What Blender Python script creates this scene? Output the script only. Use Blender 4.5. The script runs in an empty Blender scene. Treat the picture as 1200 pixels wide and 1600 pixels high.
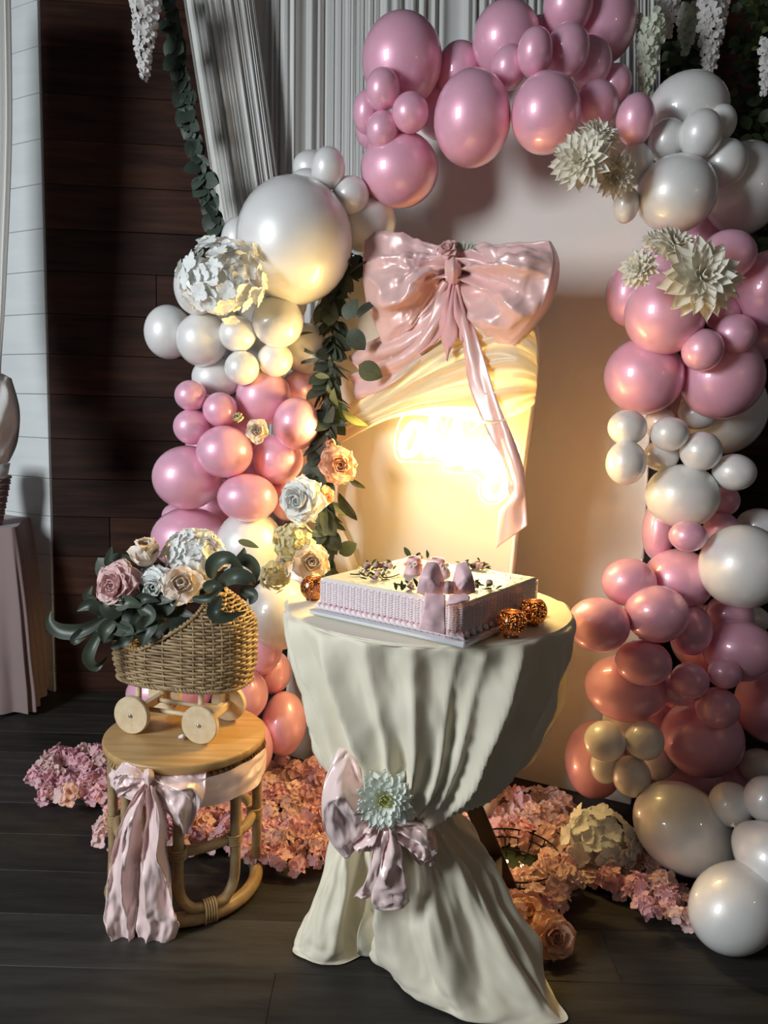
import bpy, math, random
from mathutils import Vector, Matrix, noise
from math import sin, cos, pi, radians, sqrt, exp, hypot, atan2

# ------------------------------------------------------------------ camera, world, light
SC = bpy.context.scene
COL = SC.collection
CAM_H, PITCH, ROLL, FPX = 1.35, radians(7.0), radians(1.6), 1200.0
FW = Vector((0, cos(PITCH), -sin(PITCH))); UP0 = Vector((0, sin(PITCH), cos(PITCH))); RT0 = Vector((1, 0, 0))
cam_d = bpy.data.cameras.new('camera'); cam = bpy.data.objects.new('camera', cam_d); COL.objects.link(cam)
cam_d.sensor_fit = 'VERTICAL'; cam_d.sensor_height = 36.0; cam_d.lens = 36.0 * FPX / 1600.0
cam_d.clip_start = 0.05; cam_d.clip_end = 60
cx_ = RT0 * cos(ROLL) + UP0 * sin(ROLL); cy_ = -RT0 * sin(ROLL) + UP0 * cos(ROLL); cz_ = -FW
cam.matrix_world = Matrix(((cx_.x, cy_.x, cz_.x, 0), (cx_.y, cy_.y, cz_.y, 0), (cx_.z, cy_.z, cz_.z, CAM_H), (0, 0, 0, 1)))
SC.camera = cam

W = bpy.data.worlds.new('dim_room'); SC.world = W; W.use_nodes = True
W.node_tree.nodes['Background'].inputs[0].default_value = (0.62, 0.66, 0.72, 1)
W.node_tree.nodes['Background'].inputs[1].default_value = 0.055

def area_light(name, loc, target, sx, sy, watts, col):
    d = bpy.data.lights.new(name, 'AREA'); d.shape = 'RECTANGLE'; d.size = sx; d.size_y = sy; d.energy = watts; d.color = col
    o = bpy.data.objects.new(name, d); COL.objects.link(o); o.location = loc
    o.rotation_euler = (Vector(target) - Vector(loc)).to_track_quat('-Z', 'Y').to_euler()
    return o
def point_light(name, loc, watts, col, r=0.03):
    d = bpy.data.lights.new(name, 'POINT'); d.energy = watts; d.color = col; d.shadow_soft_size = r
    o = bpy.data.objects.new(name, d); COL.objects.link(o); o.location = loc
    return o
# daylight from the tall window in the wall to the left of the camera
area_light('window_daylight', (-2.95, -0.2, 2.1), (0.3, 2.3, 0.9), 1.0, 1.5, 134, (0.88, 0.945, 1.0))
# warm pendant lamp of the room, off to the right
point_light('pendant_lamp', (2.3, 0.1, 1.9), 7, (1.0, 0.62, 0.30), 0.05)

VS = SC.view_settings
VS.view_transform = 'Standard'; VS.look = 'None'; VS.gamma = 1.0; VS.use_curve_mapping = False; VS.exposure = 0.0

# ------------------------------------------------------------------ rays of the photograph's frame (1200 x 1600)
O = Vector((0, 0, CAM_H))
def ray(px, py):
    u, v = px - 600.0, py - 800.0
    u0 = u * cos(ROLL) + v * sin(ROLL); v0 = -u * sin(ROLL) + v * cos(ROLL)
    return RT0 * (u0 / FPX) + FW - UP0 * (v0 / FPX)
def P(px, py, Y):
    d = ray(px, py); return O + d * (Y / d.y)
def F(px, py, z=0.0):
    d = ray(px, py); return O + d * ((z - CAM_H) / d.z)
def on_plane(px, py, p0, n):
    d = ray(px, py); return O + d * ((p0 - O).dot(n) / d.dot(n))
def depth(p):
    return (p - O).dot(FW)
def size_at(p, pixels):
    return pixels * depth(p) / FPX

R = random.Random(7)

# ------------------------------------------------------------------ materials
MATS = {}
def mat(name, col, rough=0.5, metal=0.0, coat=0.0, coat_r=0.05, sheen=0.0, sss=0.0, sss_col=None, spec=0.5, trans=0.0,
        var=None, vscale=20.0, bump=0.0, bscale=60.0, emit=None, estr=0.0, rnd=0.0, stretch=None, coord='Object', ior=1.45):
    if name in MATS: return MATS[name]
    m = bpy.data.materials.new(name); m.use_nodes = True; MATS[name] = m
    nt = m.node_tree; b = nt.nodes['Principled BSDF']; I = b.inputs
    I['Base Color'].default_value = (*col, 1); I['Roughness'].default_value = rough; I['Metallic'].default_value = metal
    I['Coat Weight'].default_value = coat; I['Coat Roughness'].default_value = coat_r; I['Sheen Weight'].default_value = sheen
    I['Subsurface Weight'].default_value = sss; I['Specular IOR Level'].default_value = spec; I['Transmission Weight'].default_value = trans
    I['IOR'].default_value = ior
    if sss: I['Subsurface Radius'].default_value = sss_col or (0.05, 0.03, 0.03); I['Subsurface Scale'].default_value = 1.0
    if emit: I['Emission Color'].default_value = (*emit, 1); I['Emission Strength'].default_value = estr
    L = nt.links
    if var or bump or rnd:
        tc = nt.nodes.new('ShaderNodeTexCoord'); src = tc.outputs[coord]
        if stretch:
            mp = nt.nodes.new('ShaderNodeMapping'); mp.inputs['Scale'].default_value = stretch; L.new(src, mp.inputs[0]); src = mp.outputs[0]
            if rnd:
                oi = nt.nodes.new('ShaderNodeObjectInfo'); cb = nt.nodes.new('ShaderNodeCombineXYZ'); ml = nt.nodes.new('ShaderNodeMath'); ml.operation = 'MULTIPLY'
                ml.inputs[1].default_value = 37.0; L.new(oi.outputs['Random'], ml.inputs[0])
                for k in range(3): L.new(ml.outputs[0], cb.inputs[k])
                L.new(cb.outputs[0], mp.inputs['Location'])
        out = None
        if var:
            n = nt.nodes.new('ShaderNodeTexNoise'); n.inputs['Scale'].default_value = vscale; n.inputs['Detail'].default_value = 6; L.new(src, n.inputs['Vector'])
            cr = nt.nodes.new('ShaderNodeValToRGB'); L.new(n.outputs['Fac'], cr.inputs[0])
            cr.color_ramp.elements[0].position = 0.32; cr.color_ramp.elements[1].position = 0.68
            cr.color_ramp.elements[0].color = (*col, 1); cr.color_ramp.elements[1].color = (*var, 1); out = cr.outputs[0]
        if rnd:
            oi2 = nt.nodes.new('ShaderNodeObjectInfo'); mr = nt.nodes.new('ShaderNodeMapRange')
            mr.inputs['To Min'].default_value = 1 - rnd; mr.inputs['To Max'].default_value = 1 + rnd; L.new(oi2.outputs['Random'], mr.inputs[0])
            hs = nt.nodes.new('ShaderNodeHueSaturation'); hs.inputs['Color'].default_value = (*col, 1)
            if out: L.new(out, hs.inputs['Color'])
            L.new(mr.outputs[0], hs.inputs['Value']); out = hs.outputs[0]
        if out: L.new(out, I['Base Color'])
        if bump:
            n2 = nt.nodes.new('ShaderNodeTexNoise'); n2.inputs['Scale'].default_value = bscale; n2.inputs['Detail'].default_value = 5; L.new(src, n2.inputs['Vector'])
            bp = nt.nodes.new('ShaderNodeBump'); bp.inputs['Strength'].default_value = bump; bp.inputs['Distance'].default_value = 0.01
            L.new(n2.outputs['Fac'], bp.inputs['Height']); L.new(bp.outputs[0], I['Normal'])
    return m
def thin(name, col, rough=0.6, tr=0.35, spec=0.3, rnd=0.0, sheen=0.0):
    """thin petal / cloth that lets some light through"""
    if name in MATS: return MATS[name]
    m = mat(name, col, rough, spec=spec, rnd=rnd, sheen=sheen)
    nt = m.node_tree; L = nt.links; b = nt.nodes['Principled BSDF']; o = nt.nodes['Material Output']
    t = nt.nodes.new('ShaderNodeBsdfTranslucent'); t.inputs[0].default_value = (*col, 1)
    x = nt.nodes.new('ShaderNodeMixShader'); x.inputs[0].default_value = tr
    L.new(b.outputs[0], x.inputs[1]); L.new(t.outputs[0], x.inputs[2]); L.new(x.outputs[0], o.inputs[0])
    return m

# ------------------------------------------------------------------ object helpers
def tag(o, label=None, cat=None, group=None, kind=None):
    if label: o['label'] = label
    if cat: o['category'] = cat
    if group: o['group'] = group
    if kind: o['kind'] = kind
    return o
def thing(name, loc, label, cat, group=None):
    o = bpy.data.objects.new(name, None); o.empty_display_size = 0.05; COL.objects.link(o); o.location = loc
    return tag(o, label, cat, group)
def wloc(o):
    v = Vector((0, 0, 0))
    while o is not None: v += o.location; o = o.parent
    return v
def mesh(name, V, Fc, smooth=True):
    me = bpy.data.meshes.new(name); me.from_pydata([tuple(v) for v in V], [], Fc); me.update()
    if smooth: me.shade_smooth()
    return me
def mk(name, V, Fc, m, parent=None, smooth=True, loc=None):
    """one mesh object from world coordinates; origin at loc (default: bottom centre of the shape)"""
    base = wloc(parent) if parent is not None else Vector((0, 0, 0))
    if loc is None:
        if parent is None:
            n = len(V); loc = Vector((sum(v[0] for v in V) / n, sum(v[1] for v in V) / n, min(v[2] for v in V)))
        else: loc = base
    me = mesh(name, [Vector(v) - loc for v in V], Fc, smooth)
    if m is not None: me.materials.append(m)
    o = bpy.data.objects.new(name, me); COL.objects.link(o); o.parent = parent; o.location = loc - base
    return o
def put(name, me, M, parent=None):
    """a mesh (shared data) placed by a world matrix under a parent that is only translated"""
    o = bpy.data.objects.new(name, me); COL.objects.link(o); o.parent = parent
    o.matrix_local = (Matrix.Translation(-wloc(parent)) @ M) if parent is not None else M
    return o
def join(*parts):
    V, Fc = [], []
    for v, f in parts:
        k = len(V); V += list(v); Fc += [tuple(i + k for i in q) for q in f]
    return V, Fc
def frame_from(n, up=Vector((0, 0, 1)), roll=0.0):
    z = Vector(n).normalized(); x = up.cross(z)
    if x.length < 1e-4: x = Vector((1, 0, 0)).cross(z)
    x.normalize(); y = z.cross(x)
    M = Matrix((x, y, z)).transposed().to_4x4()
    return M @ Matrix.Rotation(roll, 4, 'Z')
def TRS(p, n, s=1.0, roll=0.0, up=Vector((0, 0, 1))):
    return Matrix.Translation(Vector(p)) @ frame_from(n, up, roll) @ Matrix.Scale(s, 4)

def box(x0, x1, y0, y1, z0, z1):
    V = [(x0, y0, z0), (x1, y0, z0), (x1, y1, z0), (x0, y1, z0), (x0, y0, z1), (x1, y0, z1), (x1, y1, z1), (x0, y1, z1)]
    return [Vector(v) for v in V], [(0, 3, 2, 1), (4, 5, 6, 7), (0, 1, 5, 4), (1, 2, 6, 5), (2, 3, 7, 6), (3, 0, 4, 7)]
def bbox(x0, x1, y0, y1, z0, z1, b=0.004):
    """box with chamfered edges"""
    V = []; 
    for (sx, X) in ((1, x0), (-1, x1)):
        for (sy, Y) in ((1, y0), (-1, y1)):
            for (sz, Z) in ((1, z0), (-1, z1)):
                V += [Vector((X, Y + sy * b, Z + sz * b)), Vector((X + sx * b, Y, Z + sz * b)), Vector((X + sx * b, Y + sy * b, Z))]
    def i(a, c, d, k): return (a * 4 + c * 2 + d) * 3 + k
    Fc = []
    for a in (0, 1):
        q = [i(a, 0, 0, 0), i(a, 1, 0, 0), i(a, 1, 1, 0), i(a, 0, 1, 0)]; Fc.append(tuple(q if a else q[::-1]))
        q = [i(0, a, 0, 1), i(0, a, 1, 1), i(1, a, 1, 1), i(1, a, 0, 1)]; Fc.append(tuple(q if a else q[::-1]))
        q = [i(0, 0, a, 2), i(1, 0, a, 2), i(1, 1, a, 2), i(0, 1, a, 2)]; Fc.append(tuple(q if a else q[::-1]))
    for a in (0, 1):
        for c in (0, 1):
            Fc.append((i(a, c, 0, 0), i(a, c, 1, 0), i(a, c, 1, 1), i(a, c, 0, 1)))
            Fc.append((i(a, 0, c, 0), i(a, 1, c, 0), i(a, 1, c, 2), i(a, 0, c, 2)))
            Fc.append((i(0, a, c, 1), i(1, a, c, 1), i(1, a, c, 2), i(0, a, c, 2)))
    for a in (0, 1):
        for c in (0, 1):
            for d in (0, 1): Fc.append((i(a, c, d, 0), i(a, c, d, 1), i(a, c, d, 2)))
    return V, Fc
def xf(vf, M):
    return [M @ Vector(v) for v in vf[0]], vf[1]
def lathe(prof, n=24, cap=True):
    """prof: list of (r, z)"""
    V = []; Fc = []
    for r, z in prof:
        for k in range(n): V.append(Vector((r * cos(2 * pi * k / n), r * sin(2 * pi * k / n), z)))
    for j in range(len(prof) - 1):
        for k in range(n): Fc.append((j * n + k, j * n + (k + 1) % n, (j + 1) * n + (k + 1) % n, (j + 1) * n + k))
    if cap:
        if prof[0][0] > 1e-5: Fc.append(tuple(range(n))[::-1])
        if prof[-1][0] > 1e-5: Fc.append(tuple(range((len(prof) - 1) * n, len(prof) * n)))
    return V, Fc
def tube(pts, r, n=8, closed=False, cap=True, r2=None):
    """tube along points; r may be a number or a list; r2 squashes the second axis"""
    pts = [Vector(p) for p in pts]; N = len(pts); V = []; Fc = []
    prev = None
    for i, p in enumerate(pts):
        if closed: t = pts[(i + 1) % N] - pts[i - 1]
        else: t = pts[min(i + 1, N - 1)] - pts[max(i - 1, 0)]
        if t.length < 1e-9: t = Vector((0, 0, 1))
        t.normalize()
        if prev is None:
            a = Vector((0, 0, 1)) if abs(t.z) < 0.9 else Vector((1, 0, 0))
            x = a.cross(t).normalized()
        else: x = (prev - t * prev.dot(t)).normalized()
        prev = x; y = t.cross(x); rr = r[i] if isinstance(r, (list, tuple)) else r
        for k in range(n):
            a = 2 * pi * k / n; V.append(p + x * (rr * cos(a)) + y * ((r2 if r2 else rr) * sin(a)))
    for i in range(N if closed else N - 1):
        j = (i + 1) % N
        for k in range(n): Fc.append((i * n + k, i * n + (k + 1) % n, j * n + (k + 1) % n, j * n + k))
    if cap and not closed: Fc += [tuple(range(n))[::-1], tuple(range((N - 1) * n, N * n))]
    return V, Fc
def crom(pts, n, closed=False):
    pts = [Vector(p) for p in pts]; N = len(pts); out = []
    segs = N if closed else N - 1
    for s in range(n):
        t = s / (n if closed else n - 1) * segs; i = min(int(t), segs - 1); f = t - i
        if closed: a, b, c, d = pts[(i - 1) % N], pts[i % N], pts[(i + 1) % N], pts[(i + 2) % N]
        else: a, b, c, d = pts[max(i - 1, 0)], pts[i], pts[i + 1], pts[min(i + 2, N - 1)]
        out.append(0.5 * ((2 * b) + (c - a) * f + (2 * a - 5 * b + 4 * c - d) * f * f + (3 * b - a - 3 * c + d) * f ** 3))
    return out
def surf(rows, nu, nv, closed=False):
    """smooth surface through rows of control points -> grid[nv][nu]"""
    rs = [crom(r, nu, closed) for r in rows]
    cols = [crom([r[k] for r in rs], nv) for k in range(nu)]
    return [[cols[k][j] for k in range(nu)] for j in range(nv)]
def displace(g, fn, closed=False):
    nv, nu = len(g), len(g[0]); out = []
    for j in range(nv):
        row = []
        for i in range(nu):
            iu, il = ((i + 1) % nu, (i - 1) % nu) if closed else (min(i + 1, nu - 1), max(i - 1, 0))
            du = g[j][iu] - g[j][il]; dv = g[min(j + 1, nv - 1)][i] - g[max(j - 1, 0)][i]
            n = du.cross(dv)
            if n.length > 1e-12: n.normalize()
            row.append(g[j][i] + n * fn(i / (nu if closed else nu - 1), j / (nv - 1)))
        out.append(row)
    return out
def grid(g, closed=False):
    nv, nu = len(g), len(g[0]); V = [p for r in g for p in r]; Fc = []
    for j in range(nv - 1):
        for i in range(nu if closed else nu - 1):
            k = (i + 1) % nu; Fc.append((j * nu + i, j * nu + k, (j + 1) * nu + k, (j + 1) * nu + i))
    return V, Fc
def pillow(gf, gb):
    """front and back sheets joined along their rim"""
    a = grid(gf); b = grid([r[::-1] for r in gb]); V, Fc = join(a, b)
    nv, nu = len(gf), len(gf[0]); off = nv * nu
    def fi(j, i): return j * nu + i
    def bi(j, i): return off + j * nu + (nu - 1 - i)
    for i in range(nu - 1):
        Fc.append((fi(0, i + 1), fi(0, i), bi(0, i), bi(0, i + 1))); Fc.append((fi(nv - 1, i), fi(nv - 1, i + 1), bi(nv - 1, i + 1), bi(nv - 1, i)))
    for j in range(nv - 1):
        Fc.append((fi(j, 0), fi(j + 1, 0), bi(j + 1, 0), bi(j, 0))); Fc.append((fi(j + 1, nu - 1), fi(j, nu - 1), bi(j, nu - 1), bi(j + 1, nu - 1)))
    return V, Fc
def fbm(p, s=1.0):
    return noise.fractal(Vector(p) * s, 1.0, 2.0, 3)
def ridge(x):
    """soft fold profile, period 1: narrow crest, wide trough"""
    return (0.5 + 0.5 * cos(2 * pi * x)) ** 1.6
def slab(outline, n, t):
    """flat polygon (3-D points) given thickness t behind its front face"""
    k = len(outline); V = [Vector(p) for p in outline] + [Vector(p) + n * t for p in outline]
    Fc = [tuple(range(k)), tuple(range(k, 2 * k))[::-1]]
    for i in range(k): j = (i + 1) % k; Fc.append((j, i, i + k, j + k))
    return V, Fc

# ------------------------------------------------------------------ materials of this room
M_wood = mat('dark_wood_wall', (0.020, 0.008, 0.005), 0.62, spec=.2, var=(0.056, 0.021, 0.011), vscale=3.0, stretch=(0.9, 3, 9), rnd=0.45, bump=0.12, bscale=10)
M_floor = mat('black_floor_boards', (0.020, 0.0185, 0.016), 0.5, spec=.28, var=(0.040, 0.036, 0.031), vscale=4, stretch=(1, 7, 7), rnd=0.3, bump=0.15, bscale=20)
M_wwall = mat('white_painted_board', (0.76, 0.79, 0.78), 0.6, var=(0.82, 0.85, 0.84), vscale=3, stretch=(1, 1, 6), bump=0.05, bscale=8)
M_gap = mat('dark_gap', (0.01, 0.008, 0.006), 0.9)
M_curt = thin('white_curtain', (0.84, 0.83, 0.79), 0.7, 0.15)
M_panel = mat('ivory_spandex', (0.80, 0.74, 0.68), 0.75, sheen=0.2, bump=0.03, bscale=300)
M_cream = mat('cream_cloth', (0.84, 0.77, 0.60), 0.60, sheen=0.25, bump=0.04, bscale=400)
M_satin = mat('blush_satin', (0.86, 0.56, 0.53), 0.34, metal=0.12, sheen=0.3, spec=0.7)
M_satin2 = mat('pale_pink_satin', (0.96, 0.725, 0.69), 0.31, metal=0.06, sheen=0.3, spec=0.65)
M_spandex = thin('translucent_spandex', (0.84, 0.77, 0.68), 0.75, .30)
M_pinkcloth = mat('dusty_pink_cloth', (0.30, 0.215, 0.205), 0.8, sheen=0.2)

# ------------------------------------------------------------------ floor and walls
floor = mk('floor', *box(-4.2, 3.2, 0.3, 4.6, -0.05, -0.014), M_gap, smooth=False); tag(floor, kind='structure')
yb = 0.55; rr = random.Random(3)
while yb < 4.2:
    wdt = 0.195; x = -4.2 + rr.uniform(-1.5, 0)
    while x < 3.2:
        ln = rr.uniform(2.0, 3.2); x0, x1 = max(x, -4.2), min(x + ln, 3.2)
        if x1 - x0 > 0.05:
            dz = rr.uniform(-0.0008, 0)
            mk('plank', *bbox(x0 + .0004, x1 - .0004, yb + .0005, yb + wdt - .0005, -0.014, dz, 0.0012), M_floor, floor, smooth=False)
        x += ln
    yb += wdt

# dark plank wall: runs from the corner at the left, turning slightly away to the right
CORNER = F(89, 1082)
wdir = Vector((cos(radians(5)), sin(radians(5)), 0)); wn = Vector((sin(radians(5)), -cos(radians(5)), 0))
def wall_frame(origin, d, n):
    return Matrix(((d.x, -n.x, 0, origin.x), (d.y, -n.y, 0, origin.y), (0, 0, 1, 0), (0, 0, 0, 1)))
MW = wall_frame(CORNER, wdir, wn)
wall_back = mk('wall_back', *xf(box(0, 4.4, 0.02, 0.12, 0, 3.4), MW), M_gap, smooth=False); tag(wall_back, kind='structure')
seam_px = [0, 72, 145, 217, 287, 357, 423, 490, 553, 616, 685, 748, 807]
seams = [P(80, y, CORNER.y).z for y in seam_px]
step = (seams[0] - seams[-1]) / 12.0
zs = sorted(seams); z = zs[0]
while z > 0.02: z -= step; zs.insert(0, max(z, 0.0))
z = zs[-1]
while z < 3.3: z += step; zs.append(z)
for i in range(len(zs) - 1):
    x = -rr.uniform(0.3, 1.6)
    if i == len(zs) // 2: x = -1.9
    while x < 4.4:
        ln = rr.uniform(1.6, 2.6); x0, x1 = max(x, 0.0), min(x + ln, 4.4)
        if x1 - x0 > 0.03:
            e = rr.uniform(0, 0.003)
            mk('plank', *xf(bbox(x0 + .001, x1 - .001, -0.004 + e, 0.02, zs[i] + .0007, zs[i + 1] - .0007, 0.0018), MW), M_wood, wall_back, smooth=False)
        x += ln
# white boarded wall beyond the corner
d2 = Vector((-0.88, 0.475, 0)).normalized(); n2 = Vector((-0.475, -0.88, 0)).normalized()
MW2 = wall_frame(CORNER + Vector((-0.012, 0.0, 0)), d2, n2)
wall_left = mk('wall_left', *xf(box(0, 2.6, 0.02, 0.12, 0, 3.4), MW2), M_gap, smooth=False); tag(wall_left, kind='structure')
for i in range(len(zs) - 1):
    mk('plank', *xf(bbox(0.0, 2.6, 0, 0.02, zs[i] + .001, zs[i + 1] - .001, 0.002), MW2), M_wwall, wall_left, smooth=False)

# ------------------------------------------------------------------ white curtain backdrop
def curtain(name, tops, bots, npl, amp, label, cat='curtain', nu=260, nv=14, seed=1, mid=None, m=None):
    g = surf([tops] + ([mid] if mid else []) + [bots], nu, nv)
    q = random.Random(seed); ph = [q.uniform(0, 1) for _ in range(6)]
    def f(u, v):
        w = u * npl + 0.9 * sin(u * 17 + ph[0] * 6) + 0.5 * sin(u * 41 + ph[1] * 6)
        a = 0.55 + 0.45 * sin(u * 29 + ph[2] * 6)
        return amp * a * (ridge(w) - 0.5) + amp * 0.25 * sin(2 * pi * w * 2.3 + v * 0.8)
    o = mk(name, *grid(displace(g, f)), m or M_curt); return tag(o, label, cat)
YC = 3.32
curtain('backdrop_curtain', [P(372, -40, YC), P(700, -40, YC), P(1030, -40, YC)], [P(372, 900, YC), P(690, 900, YC), P(1030, 900, YC)], 34, 0.05,
        'straight pleated white curtain hanging behind the balloon arch', seed=4)
curtain('side_curtain', [P(284, -30, YC - .10), P(330, -30, YC - .13), P(392, -30, YC - .10)], [P(352, 400, YC - .10), P(395, 400, YC - .13), P(450, 400, YC - .10)], 13, 0.026,
        'slanting gathered white curtain beside the eucalyptus strand', nu=120, seed=9)

# ------------------------------------------------------------------ backdrop panels
A0 = F(445, 1178); A1 = F(770, 1288)
AD = (A1 - A0).normalized(); AN = Vector((AD.y, -AD.x, 0)).normalized()     # normal towards the camera
if AN.y > 0: AN = -AN
def PA(px, py, h=0.0): return on_plane(px, py, A0 + AN * h, AN)
B0 = F(776, 1207); B1 = F(985, 1257)
BD = (B1 - B0).normalized(); BN = Vector((BD.y, -BD.x, 0)).normalized()
if BN.y > 0: BN = -BN
def PB(px, py, h=0.0): return on_plane(px, py, B0 + BN * h, BN)

b_top = crom([(1004, 873, 0), (1013, 690, 0), (1020, 500, 0), (1018, 330, 0), (985, 215, 0), (890, 140, 0), (780, 120, 0), (660, 160, 0), (590, 270, 0), (562, 420, 0), (562, 800, 0)], 60)
outB = [PB(985, 1257)] + [PB(p.x, p.y) for p in b_top] + [PB(562, 1157)]
pb = thing('arch_backdrop_panel', (B0 + B1) / 2, 'tall ivory arch panel standing behind the balloons and dahlias', 'backdrop panel')
mk('fabric_cover', *slab(outB, -BN, 0.03), M_panel, pb, smooth=False)
mk('edge_piping', *tube(outB[1:-1], 0.006, 6), M_panel, pb)
mk('foot', *xf(box(-0.5, 0.5, -0.02, 0.02, 0, 0.018), Matrix.Translation((B0 + B1) / 2 - BN * 0.06) @ Matrix.Rotation(atan2(BD.y, BD.x), 4, 'Z')), mat('brass_foot', (0.25, 0.19, 0.09), 0.4, metal=0.8), pb, smooth=False)
a_top = crom([(772, 1288, 0), (785, 1050, 0), (799, 886, 0), (815, 733, 0), (828, 640, 0), (836, 560, 0), (831, 495, 0), (800, 432, 0), (735, 404, 0), (650, 396, 0), (565, 415, 0), (500, 470, 0), (470, 600, 0), (455, 900, 0), (446, 1178, 0)], 80)
outA = [PA(p.x, p.y) for p in a_top]
pa = thing('arch_backdrop_panel', (A0 + A1) / 2, 'cream arch panel carrying the satin bow and the neon sign', 'backdrop panel')
mk('fabric_cover', *slab(outA, -AN, 0.035), M_spandex, pa, smooth=False)
mk('edge_piping', *tube([p + AN * -0.004 for p in outA], 0.007, 6), M_panel, pa)

# ------------------------------------------------------------------ cloth swag on the cream panel
def PAr(row): return [PA(*c) for c in row]
M_drape = thin('gold_cream_drape', (0.86, 0.76, 0.54), 0.36, .28, spec=.6)
sw = thing('draped_swag', PA(690, 700), 'cream satin swag draped slantwise across the arch panel under the bow', 'draped cloth')
g = surf([PAr([(528, 655, .03), (590, 590, .04), (660, 515, .04), (750, 470, .04), (800, 470, .045), (833, 497, .02)]),
          PAr([(526, 668, .05), (595, 622, .06), (675, 565, .06), (760, 525, .06), (806, 525, .055), (838, 545, .02)]),
          PAr([(524, 680, .06), (603, 642, .07), (688, 608, .07), (768, 590, .07), (812, 585, .06), (838, 592, .025)]),
          PAr([(522, 698, .05), (610, 656, .075), (688, 652, .085), (770, 664, .085), (806, 650, .07), (834, 630, .03)])], 70, 46)
def swf(u, v):
    k = min(1, u * 3.0) * (1.0 if u < .8 else 1 - (u - .8) * 3.5)
    return -max(0, k) * (0.018 * ridge(v * 4.2 - 0.25 * u) + 0.012 * ridge(v * 9.5 + u * 0.8) + 0.008 * ridge(v * 15 - u)) + 0.002 * fbm((u * 9, v * 30, 1))
mk('swag_sheet', *grid(displace(g, swf)), M_drape, sw)
g = surf([[PA(515, 690, .05), PA(534, 688, .055)], [PA(512, 760, .03), PA(530, 756, .04)], [PA(515, 812, .02), PA(530, 808, .03)], [PA(535, 860, .02), PA(549, 852, .03)], [PA(556, 915, .02), PA(568, 905, .03)]], 8, 30)
mk('swag_tail', *grid(displace(g, lambda u, v: -.008 * ridge(u * 2))), M_drape, sw)

# ------------------------------------------------------------------ large satin bow
bow = thing('satin_bow', PA(707, 420), 'huge blush pink satin bow pinned to the top of the cream panel', 'bow')
def cusp(x):
    """sharp crest, wide trough"""
    return exp(-3.2 * abs((x % 1.0) - .5) * 2 ) * 1.0 + .15 * cos(2 * pi * (x - .5))
def loop(rows, name, nu=64, nv=60, seed=0, sgn=1, thick=0.05):
    """rows of (px, py, h) from the knot outwards; h is the stand-off from the panel"""
    g = surf([PAr(r) for r in rows], nu, nv)
    def f(u, v):   # v: knot -> rim, u: top -> bottom edge
        s = sin(pi * min(1, v * 1.02)) ** 0.7; edge = sin(pi * u) ** 0.5
        pin = exp(-v * 3.2)
        fan = 0.045 * pin * (cusp(u * 5 + seed) - .4) * (0.3 + edge)
        w_ = .35 * fbm((u * 2, v * 2, seed + 3))
        big = 0.050 * s * edge * (cusp(u * 1.6 + 0.3 * v + seed * .37 + w_) - .4)
        med = 0.034 * s * edge * (cusp(u * 3.4 - 0.5 * v + seed * .7 + 1.6 * w_) - .35)
        cr = 0.020 * s * fbm((u * 3.3 + seed, v * 3.5, seed * 2.0)) + 0.008 * s * fbm((u * 9, v * 8, seed))
        return sgn * (fan + big + med + cr)
    front = displace(g, f)
    back = [[p - AN * (thick * (0.3 + 0.7 * sin(pi * i / (nu - 1)))) for i, p in enumerate(r)] for r in g]
    return mk(name, *pillow(front, back), M_satin, bow)
loop([[(704, 398, .05), (706, 412, .07), (705, 428, .06), (700, 442, .05)],
      [(684, 384, .06), (676, 404, .10), (678, 432, .10), (688, 458, .06)],
      [(650, 371, .06), (640, 402, .14), (642, 448, .14), (660, 492, .07)],
      [(606, 364, .06), (600, 405, .14), (602, 470, .14), (630, 522, .07)],
      [(572, 361, .06), (567, 410, .10), (572, 470, .10), (603, 549, .06)]], 'loop', seed=1, sgn=-1, thick=.06)
loop([[(711, 400, .05), (713, 412, .07), (712, 428, .06), (710, 446, .05)],
      [(734, 388, .06), (744, 408, .11), (738, 440, .11), (722, 470, .06)],
      [(766, 381, .07), (776, 410, .15), (768, 460, .15), (742, 508, .07)],
      [(812, 378, .07), (822, 410, .15), (806, 480, .15), (768, 530, .07)],
      [(858, 376, .07), (864, 412, .11), (846, 480, .11), (794, 550, .06)]], 'loop', seed=5, sgn=1, thick=.06)
kn = surf([[PA(699, 397, .04), PA(708, 394, .05), PA(717, 399, .04)], [PA(697, 412, .09), PA(708, 410, .13), (PA(718, 413, .09))], [PA(697, 430, .09), PA(708, 431, .13), PA(718, 430, .09)], [PA(699, 446, .04), PA(708, 448, .05), PA(716, 446, .04)]], 14, 16)
mk('knot', *grid(displace(kn, lambda u, v: -.004 * ridge(u * 4))), M_satin, bow)
def strip(name, ctr, parent, m, pl=PA, nu=10, nv=44, fold=.006, seed=0, tw=0.0):
    """ribbon: list of (left px, left py, right px, right py, h)"""
    rows = [[pl(a, b, h), pl((a + c) / 2, (b + d) / 2, h + .012), pl(c, d, h)] for a, b, c, d, h in ctr]
    g = surf(rows, nu, nv)
    g = displace(g, lambda u, v: fold * (sin(2 * pi * (u * 1.1 + v * 1.3 + seed)) + .9 * fbm((u * 2.2, v * 6, seed))))
    back = [[p + AN * -.0015 for p in r] for r in g]
    return mk(name, *pillow(g, back), m, parent)
strip('tail', [(690, 436, 706, 446, .05), (655, 482, 676, 500, .06), (610, 516, 640, 545, .07), (566, 538, 596, 572, .05), (548, 556, 566, 598, .03)], bow, M_satin, seed=.3, fold=.010)
strip('tail', [(698, 440, 708, 446, .045), (668, 500, 690, 506, .08), (628, 548, 654, 566, .085), (584, 572, 606, 604, .07), (545, 590, 562, 628, .04)], bow, M_satin, seed=1.7, fold=.010)
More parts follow.
